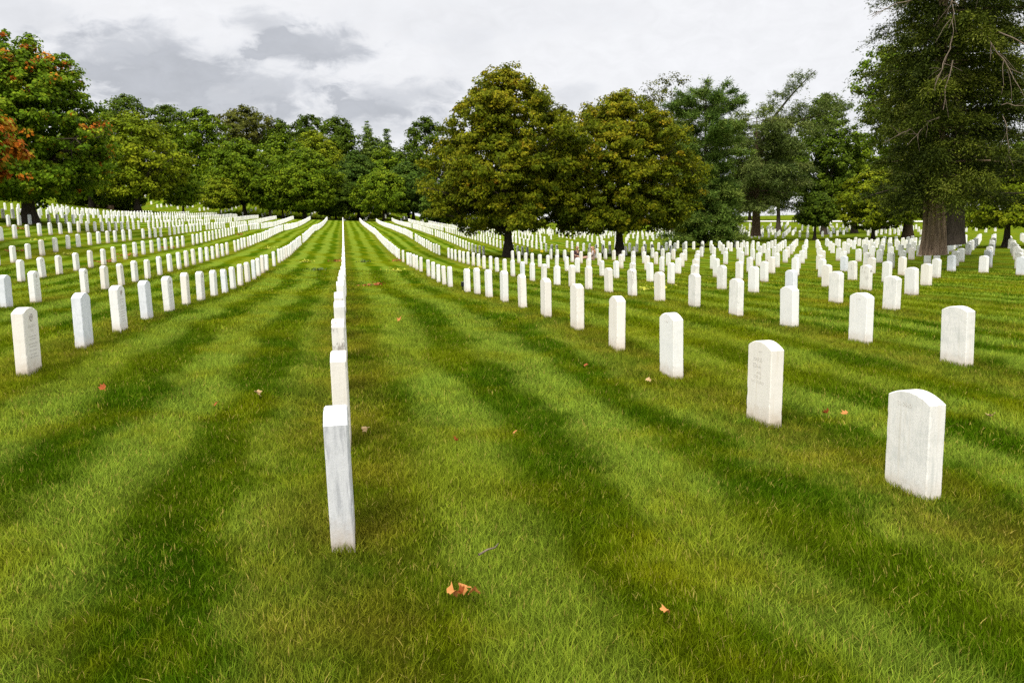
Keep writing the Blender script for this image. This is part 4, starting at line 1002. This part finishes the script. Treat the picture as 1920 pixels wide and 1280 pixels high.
def lawn_leaves():
    spec = [(.352, 3.06, .10, 'o', 'curled orange-brown fallen leaf, left of the clump nearest the bottom edge'),
            (.395, 3.09, .115, 'o', 'broad orange-brown fallen leaf, middle of the clump nearest the bottom edge'),
            (.385, 3.035, .08, 'r', 'small reddish fallen leaf tucked under the clump nearest the bottom edge'),
            (.432, 3.05, .10, 'o', 'folded orange-brown fallen leaf, right of the clump nearest the bottom edge'),
            (1.14, 2.77, .085, 'o', 'lone orange fallen leaf at the bottom of the lawn, right of middle'),
            (.07, 5.71, .10, 't', 'pale peach fallen leaf beside the second centre-row headstone'),
            (3.66, 5.60, .12, 'r', 'rust fallen leaf right of the second-nearest right headstone, left of a pair'),
            (3.78, 5.54, .11, 'o', 'orange fallen leaf right of the second-nearest right headstone, right of a pair'),
            (4.81, 5.21, .14, 't', 'tan curled fallen leaf near the right edge beyond the largest headstone'),
            (2.40, 8.02, .11, 'r', 'rust-red fallen leaf on dark grass left of the third right-row headstones'),
            (2.76, 7.14, .11, 't', 'tan fallen leaf at the foot of the third first-row headstone at right'),
            (-2.08, 7.31, .12, 'r', 'rust-brown fallen leaf far left between foreground headstones'),
            (-.79, 6.96, .12, 't', 'tan fallen leaf left of the centre row'),
            (-1.08, 6.62, .10, 'r', 'reddish fallen leaf left of the tan one beside the centre row'),
            (.66, 5.31, .09, 'r', 'small reddish fallen leaf in the light band right of centre row'),
            (1.10, 5.47, .09, 'o', 'tiny orange fallen leaf on the dark band right of centre row'),
            (.75, 12.4, .16, 'o', 'orange fallen leaf farther up the lawn right of centre row')]
    rg = random.Random(8)
    for i, (x, y, s, c, lab) in enumerate(spec):
        x, y = x*.958, y*.958
        me = leaf_geo(i, s*.6); me.materials.append({'o': ML_OR, 'r': ML_RED, 't': ML_TAN}[c])
        o = link('fallen_leaf', me, None, (x, y, float(gz(x, y))+.05), (rg.uniform(-.1, .9), rg.uniform(-.7, .7), rg.uniform(0, 6.3)))
        tag(o, lab, 'leaf', 'fallen leaves on the grass')
    T = Tubes(); z = float(gz(.55, 3.3))+.045
    T.add([(.49, 3.27, z), (.53, 3.295, z+.008), (.57, 3.32, z+.004), (.59, 3.345, z+.012)], [.005, .004, .004, .002], 6)
    tag(link('twig', T.mesh('twig', BK['dead'])), 'short pale brown twig lying above the clump of fallen leaves', 'twig')
lawn_leaves()

def sprigs():
    """small leafy twigs the wind has brought down: yellow-green or rust"""
    spec = [(2.73, 43.93, 'rust', 'rust-coloured leafy twig beside first right row, far up the aisle'), (1.94, 33.3, 'yellow', 'bright yellow leafy twig in the aisle right of centre row'),
            (-.42, 40.93, 'rust', 'red-brown leafy twig close to left side of the centre row'), (-1.85, 39.22, 'yellow', 'yellow-green leafy twig in the aisle left of centre row'),
            (-1.11, 32.46, 'green', 'green leafy twig on the dark band left of centre row'), (.76, 24.2, 'rust', 'rust leafy twig in the aisle close right of centre row'),
            (-4.55, 51.0, 'yellow', 'yellow-green leafy twig between first and second left rows'), (-8.4, 69.9, 'rust', 'rust and yellow leafy twigs between second and third left rows'),
            (7.32, 18.8, 'yellow', 'yellow-green leafy twig between second and third right rows'), (5.76, 35.8, 'yellow', 'yellow leafy twig beside second right row far off'),
            (-11.35, 37.0, 'yellow', 'yellow leafy twig above third left row near the edge'), (-13.3, 36.6, 'rust', 'rust leafy twig near the left edge'),
            (-14.1, 42.1, 'yellow', 'orange-yellow leafy twig among fourth left row headstones'), (-17.1, 48.1, 'rust', 'rust leafy twig near the orange maple trunk'),
            (-9.3, 34.6, 'rust', 'red-brown leafy twig at the foot of a third left row headstone'), (-9.4, 38.2, 'rust', 'dark red leafy twig further along the third left row'),
            (-9.3, 45.7, 'rust', 'rust leafy twig at the foot of the third left row, farthest one'), (.9, 41.5, 'green', 'dark leafy twig in the far aisle right of centre row')]
    mats = {'yellow': leaf_matl('yellow_sprig', (.30, .33, .03), (.52, .48, .05)), 'rust': leaf_matl('rust_sprig', (.22, .06, .015), (.40, .13, .03)), 'green': leaf_matl('green_sprig', (.04, .07, .015), (.09, .13, .03))}
    for i, (x, y, c, lab) in enumerate(spec):
        rg = np.random.default_rng(500+i); n = 46
        P = np.column_stack([rg.normal(0, .19, n), rg.normal(0, .16, n), np.abs(rg.normal(0, .045, n))+.03])
        N = rnd_dirs(rg, n)+np.array([0, 0, 1.1]); N /= np.linalg.norm(N, axis=1)[:, None]
        V = leaves(rg, P, N, .10, .075)
        o = link('leafy_twig', np_mesh('leafy_twig', V, np.arange(4*n), np.full(n, 4), mats[c]), None, (x, y, float(gz(x, y))))
        T = Tubes()
        for a_ in (0, 2.1, 3.9):
            b_ = rg.uniform(.18, .3); T.add([(0, 0, .03), (math.cos(a_)*b_*.5, math.sin(a_)*b_*.5, .05), (math.cos(a_)*b_, math.sin(a_)*b_, .04)], [.006, .005, .002], 5)
        link('stem', T.mesh('stem', BK['brown']), o)
        tag(o, lab, 'twig', 'leafy twigs scattered on the grass')
sprigs()

# ------------------------------------------------------------------ marker flags and the stake lamp
def flags():
    mf = simple_mat('yellow_flag', (.78, .62, .02), .6, .2, .08); mw = simple_mat('wire', (.25, .25, .25), .4, .5)
    for i, (x, y, a, lab) in enumerate([(11.53, 50.1, .3, 'yellow marker flag just right of the broad olive tree trunk'), (11.75, 48.4, -.2, 'yellow marker flag in full view between the olive tree trunks, nearest one'), (13.66, 48.9, 1.2, 'narrow yellow marker flag left of the two seated people')]):
        e = empty('marker_flag', (x, y, float(gz(x, y))), a); tag(e, lab, 'flag', 'yellow marker flags')
        T = Tubes(); T.add([(0, 0, -.05), (0, 0, .3), (.004, 0, .56)], .0035, 6); link('wire', T.mesh('wire', mw), e)
        q = np.linspace(0, 1, 7); V = np.concatenate([np.column_stack([.005+q*.17, .02*np.sin(q*5), np.full(7, z)-q*.03]) for z in (.40, .56)])
        F_ = [(k, k+1, k+8, k+7) for k in range(6)]
        me = bpy.data.meshes.new('pennant'); me.from_pydata(V.tolist(), [], F_); me.materials.append(mf)
        p = link('pennant', me, e); md = p.modifiers.new('solid', 'SOLIDIFY'); md.thickness = .002
flags()
def stake_lamp():
    x, y = 2.99, 21.1
    e = empty('stake_lamp', (x, y, float(gz(x, y))), .3); tag(e, 'small black box lamp on a ground stake beside first right row', 'lamp')
    mb = simple_mat('black_plastic', (.012, .012, .013), .45, .4)
    bm = bmesh.new(); bmesh.ops.create_cube(bm, size=1, matrix=Matrix.Translation((0, 0, .19)) @ Matrix.Rotation(.25, 4, 'X') @ Matrix.Diagonal((.07, .075, .12, 1)))
    bmesh.ops.bevel(bm, geom=bm.edges[:], offset=.008, segments=2, affect='EDGES'); link('lamp_housing', bm_mesh('lamp_housing', bm, mb), e)
    T = Tubes(); T.add([(0, 0, -.06), (0, 0, .06), (0, 0, .14)], [.006, .012, .012], 8); link('stake', T.mesh('stake', mb), e)
    bm = bmesh.new(); bmesh.ops.create_cube(bm, size=1, matrix=Matrix.Translation((0, -.04, .2)) @ Matrix.Rotation(.25, 4, 'X') @ Matrix.Diagonal((.054, .004, .09, 1)))
    link('lens', bm_mesh('lens', bm, simple_mat('dark_glass', (.03, .035, .04), .12, .6)), e)
stake_lamp()

# ------------------------------------------------------------------ two people sitting in the shade
def skin_body(name, joints, edges, parent, mat, sub=2):
    me = bpy.data.meshes.new(name); names = list(joints); ix = {k: i for i, k in enumerate(names)}
    me.from_pydata([joints[k][:3] for k in names], [(ix[a], ix[b]) for a, b in edges], [])
    me.materials.append(mat)
    o = link(name, me, parent)
    sk = o.modifiers.new('skin', 'SKIN'); sk.use_smooth_shade = True
    for k, v in zip(names, me.skin_vertices[0].data):
        r = joints[k][3]; v.radius = (r, r) if not isinstance(r, tuple) else r
    me.skin_vertices[0].data[0].use_root = True
    s = o.modifiers.new('sub', 'SUBSURF'); s.levels = sub; s.render_levels = sub
    return o
def hand(J, E, wrist, p, d, side, tag_):
    d = Vector(d).normalized(); p = Vector(p); s = Vector((0, 0, 1)).cross(d).normalized()*side
    k = tag_+'palm'; J[k] = (*(p+d*.05), .022); E.append((wrist, k))
    for i, (o, ln) in enumerate(((-.022, .07), (-.007, .08), (.008, .075), (.022, .058))):
        a, b = f'{tag_}f{i}', f'{tag_}g{i}'
        J[a] = (*(p+d*(.05+ln*.55)+s*o), .009); J[b] = (*(p+d*(.05+ln)+s*o*1.1+Vector((0, 0, -.018))), .007); E += [(k, a), (a, b)]
    J[tag_+'t'] = (*(p+d*.06-s*.04), .010); E.append((k, tag_+'t'))
def seated(name, label, x, y, rot, skin, shirt, trousers, hair, longhair, legs):
    e = empty(name, (x, y, float(gz(x, y))), rot); tag(e, label, 'person', 'two people sitting on the grass')
    ms = simple_mat(name+'_skin', skin, .55, .3, .06)
    J = {'pelvis': (0, 0, .12, .13), 'waist': (.0, 0, .28, .115), 'chest': (.03, 0, .44, .125), 'neck': (.05, 0, .585, .048), 'jaw': (.075, 0, .66, .066), 'head': (.07, 0, .74, .088), 'crown': (.065, 0, .80, .065), 'nose': (.175, 0, .70, .012),
         'ear_a': (.065, .092, .71, .016), 'ear_b': (.065, -.092, .71, .016),
         'sho_a': (.02, .16, .52, .052), 'sho_b': (.02, -.16, .52, .052), 'elb_a': (.10, .23, .29, .040), 'elb_b': (.08, -.23, .28, .040), 'wri_a': (.30, .14, .25, .028), 'wri_b': (.28, -.12, .22, .028)}
    E = [('pelvis', 'waist'), ('waist', 'chest'), ('chest', 'neck'), ('neck', 'jaw'), ('jaw', 'head'), ('head', 'crown'), ('head', 'nose'), ('head', 'ear_a'), ('head', 'ear_b'), ('chest', 'sho_a'), ('chest', 'sho_b'), ('sho_a', 'elb_a'), ('sho_b', 'elb_b'), ('elb_a', 'wri_a'), ('elb_b', 'wri_b')]
    hand(J, E, 'wri_a', (.30, .14, .25), (.9, -.3, -.1), 1, 'ha'); hand(J, E, 'wri_b', (.28, -.12, .22), (.9, .3, -.1), -1, 'hb')
    for s, sg in (('a', 1), ('b', -1)):
        (kx, ky, kz), (ax, ay, az) = legs[s]
        J['hip_'+s] = (.06, .10*sg, .11, .088); J['kne_'+s] = (kx, ky, kz, .058); J['ank_'+s] = (ax, ay, az, .038); J['toe_'+s] = (ax+.15, ay, max(.03, az-.03)+.03, .03)
        E += [('pelvis', 'hip_'+s), ('hip_'+s, 'kne_'+s), ('kne_'+s, 'ank_'+s), ('ank_'+s, 'toe_'+s)]
    b = skin_body('body', J, E, e, ms)
    def part(nm, keys, ed, grow, mat):
        jj = {k: (*J[k][:3], J[k][3]+grow) for k in keys}; return skin_body(nm, jj, ed, e, mat)
    part('shirt', ['waist', 'chest', 'sho_a', 'sho_b', 'elb_a', 'elb_b', 'pelvis'], [('pelvis', 'waist'), ('waist', 'chest'), ('chest', 'sho_a'), ('chest', 'sho_b'), ('sho_a', 'elb_a'), ('sho_b', 'elb_b')], .014, simple_mat(name+'_shirt', shirt, .8, .1, .2, 20))
    part('trousers', ['pelvis', 'hip_a', 'hip_b', 'kne_a', 'kne_b'], [('pelvis', 'hip_a'), ('pelvis', 'hip_b'), ('hip_a', 'kne_a'), ('hip_b', 'kne_b')], .018, simple_mat(name+'_trousers', trousers, .85, .1, .2, 20))
    for s in 'ab':
        a, t = J['ank_'+s], J['toe_'+s]
        skin_body('shoe', {'h': (a[0]-.02, a[1], a[2], .047), 'm': ((a[0]+t[0])/2, a[1], t[2]+.01, .046), 't': (t[0]+.03, t[1], t[2], .036)}, [('h', 'm'), ('m', 't')], e, simple_mat(name+'_shoe', (.7, .68, .64), .6, .2, .05))
    mh = simple_mat(name+'_hair', hair, .5, .35, .35, 40)
    HJ = {'a': (.05, 0, .785, .098), 'b': (-.015, 0, .73, .088), 'c': (-.03, 0, .65, .07)}; HE = [('a', 'b'), ('b', 'c')]
    if longhair:
        HJ.update({'d': (-.06, .02, .55, .085), 'e': (-.085, .0, .43, .085), 'f': (-.085, -.01, .33, .045), 's1': (.02, .10, .64, .04), 's2': (.03, .11, .52, .04), 's3': (.02, -.10, .64, .04), 's4': (.03, -.11, .5, .04)})
        HE += [('c', 'd'), ('d', 'e'), ('e', 'f'), ('b', 's1'), ('s1', 's2'), ('b', 's3'), ('s3', 's4')]
    skin_body('hair', HJ, HE, e, mh)
seated('person', 'person with long fair hair and pale top sitting in the shade, legs out', 14.15, 45.2, math.pi*.92, (.40, .23, .16), (.42, .34, .34), (.30, .20, .17), (.34, .17, .08), True, {'a': ((.48, .1, .16), (.88, .08, .07)), 'b': ((.46, -.1, .2), (.86, -.12, .07))})
seated('person', 'dark-haired person in a dark top sitting beside the fair-haired one', 13.35, 45.9, -1.2, (.34, .20, .13), (.05, .03, .035), (.16, .06, .06), (.03, .018, .012), False, {'a': ((.32, .2, .26), (.42, .0, .06)), 'b': ((.34, -.2, .24), (.46, -.06, .06))})

# ------------------------------------------------------------------ grass blades, thinning out with distance
def grass():
    rg = np.random.default_rng(7)
    bases = np.array([(o.location.x, o.location.y) for o in NEAR.values() if o.location.y < 26])
    PX, PY, HT, WD, TI = [], [], [], [], []
    def zone(d0, d1, dens, h, w):
        n = int(dens*(d1*d1-d0*d0)*.5*1.9)
        a = rg.uniform(R(-33), R(57), n) ; d = np.sqrt(rg.uniform(d0*d0, d1*d1, n))
        # margin of a couple of metres round the view, so that a step to the side still finds grass
        x = np.sin(a)*d; y = np.cos(a)*d
        PX.append(x); PY.append(y); HT.append(h*rg.uniform(.4, 1.5, n)); WD.append(np.full(n, w)*rg.uniform(.7, 1.3, n))
    zone(1.5, 3.4, BL*14000, .036, .0031); zone(3.4, 6.0, BL*9500, .038, .0038); zone(6.0, 11, BL*4200, .045, .0056); zone(11, 20, BL*1100, .052, .010); zone(20, 34, BL*300, .052, .019)
    # tufts the mower cannot reach, at the foot of the stones
    for bx, by in bases:
        n = 260
        s = rg.integers(0, 4, n); u = rg.uniform(-1, 1, n); off = np.abs(rg.normal(0, .022, n))
        x = np.where(s == 0, -.052-off, np.where(s == 1, .052+off, u*.055)); y = np.where(s == 2, -.168-off, np.where(s == 3, .168+off, u*.17))
        PX.append(bx+x); PY.append(by+y); HT.append(rg.uniform(.02, .07, n)); WD.append(np.full(n, .0042))
    # scattered taller tussocks
    for _ in range(90):
        cx, cy = rg.uniform(-3, 8), rg.uniform(1.8, 12); n = rg.integers(18, 60)
        PX.append(cx+rg.normal(0, .07, n)); PY.append(cy+rg.normal(0, .06, n)); HT.append(rg.uniform(.04, .085, n)); WD.append(np.full(n, .005))
    x = np.concatenate(PX); y = np.concatenate(PY); h = np.concatenate(HT); w = np.concatenate(WD)
    ins = np.zeros(len(x), bool)
    for bx, by in bases:
        ins |= (np.abs(x-bx) < .048) & (np.abs(y-by) < .162)
    x, y, h, w = x[~ins], y[~ins], h[~ins], w[~ins]
    n = len(x)
    # patchy growth and mown lean: neighbouring bands lie in opposite directions
    clump = np.sin(x*3.1+np.sin(y*2.3)*1.5)*np.sin(y*2.7+np.sin(x*1.9)*1.7)+.6*np.sin(x*7.7+y*3.1)*np.sin(y*8.3-x*2.9)
    h = h*(1+.22*clump)
    band = np.cos((x-.67+.25*np.sin(y*.7)+.18*np.sin(x*1.3+y*1.9))*2*math.pi/1.01)
    la = np.where(band > 0, math.pi/2, -math.pi/2)+rg.normal(0, 1.55, n)
    swirl = 1.2*np.sin(x*2.2+y*1.1)+1.2*np.sin(y*2.9-x*1.4); la = la+swirl*.25
    lean = np.clip(rg.normal(.5, .42, n), .02, 1.6)
    ln = np.column_stack([np.cos(la), np.sin(la)])
    z = gz(x, y)+.012*np.sin(x*1.9+np.sin(y*.8)*2)*np.sin(y*1.3+1)-.004
    fa = rg.uniform(0, math.pi, n); sx, sy = np.cos(fa)*w*.5, np.sin(fa)*w*.5
    def at(t):
        hor = h*lean*t**1.35; return x+ln[:, 0]*hor, y+ln[:, 1]*hor, z+h*(t-.16*lean*t*t)
    V = np.empty((n, 5, 3), np.float32)
    V[:, 0] = np.column_stack([x-sx, y-sy, z]); V[:, 1] = np.column_stack([x+sx, y+sy, z])
    a = at(.55); V[:, 2] = np.column_stack([a[0]+sx*.8, a[1]+sy*.8, a[2]]); V[:, 3] = np.column_stack([a[0]-sx*.8, a[1]-sy*.8, a[2]])
    t = at(1.0); V[:, 4] = np.column_stack(t)
    b = np.arange(n)[:, None]*5
    loops = (b+np.array([[0, 1, 2, 3, 3, 2, 4]])).ravel(); sizes = np.tile([4, 3], n)
    mott = np.sin(x*23+np.sin(y*17)*1.4)*np.sin(y*21+np.sin(x*19)*1.3)+.8*np.sin(x*51+y*13)*np.sin(y*47-x*11)+.7*np.sin(x*9.1-y*4)*np.sin(y*8.3+x*3)
    ti = np.clip(rg.beta(1.7, 2.0, n)*.74+.13*mott+.06, .02, .85)
    ti = np.where((rg.random(n) < .05) & (h < .052), .97, ti)
    me = np_mesh('lawn_grass', V.reshape(-1, 3), loops, sizes, MAT_BLADE, {'tint': np.repeat(ti, 5)}, smooth=True)
    tag(link('lawn_grass', me), 'mown grass blades covering the lawn between the headstones', 'grass', None, 'stuff')
    print('blades', n)

build_trees()
bushes()
place_stones()
engrave()
grass()
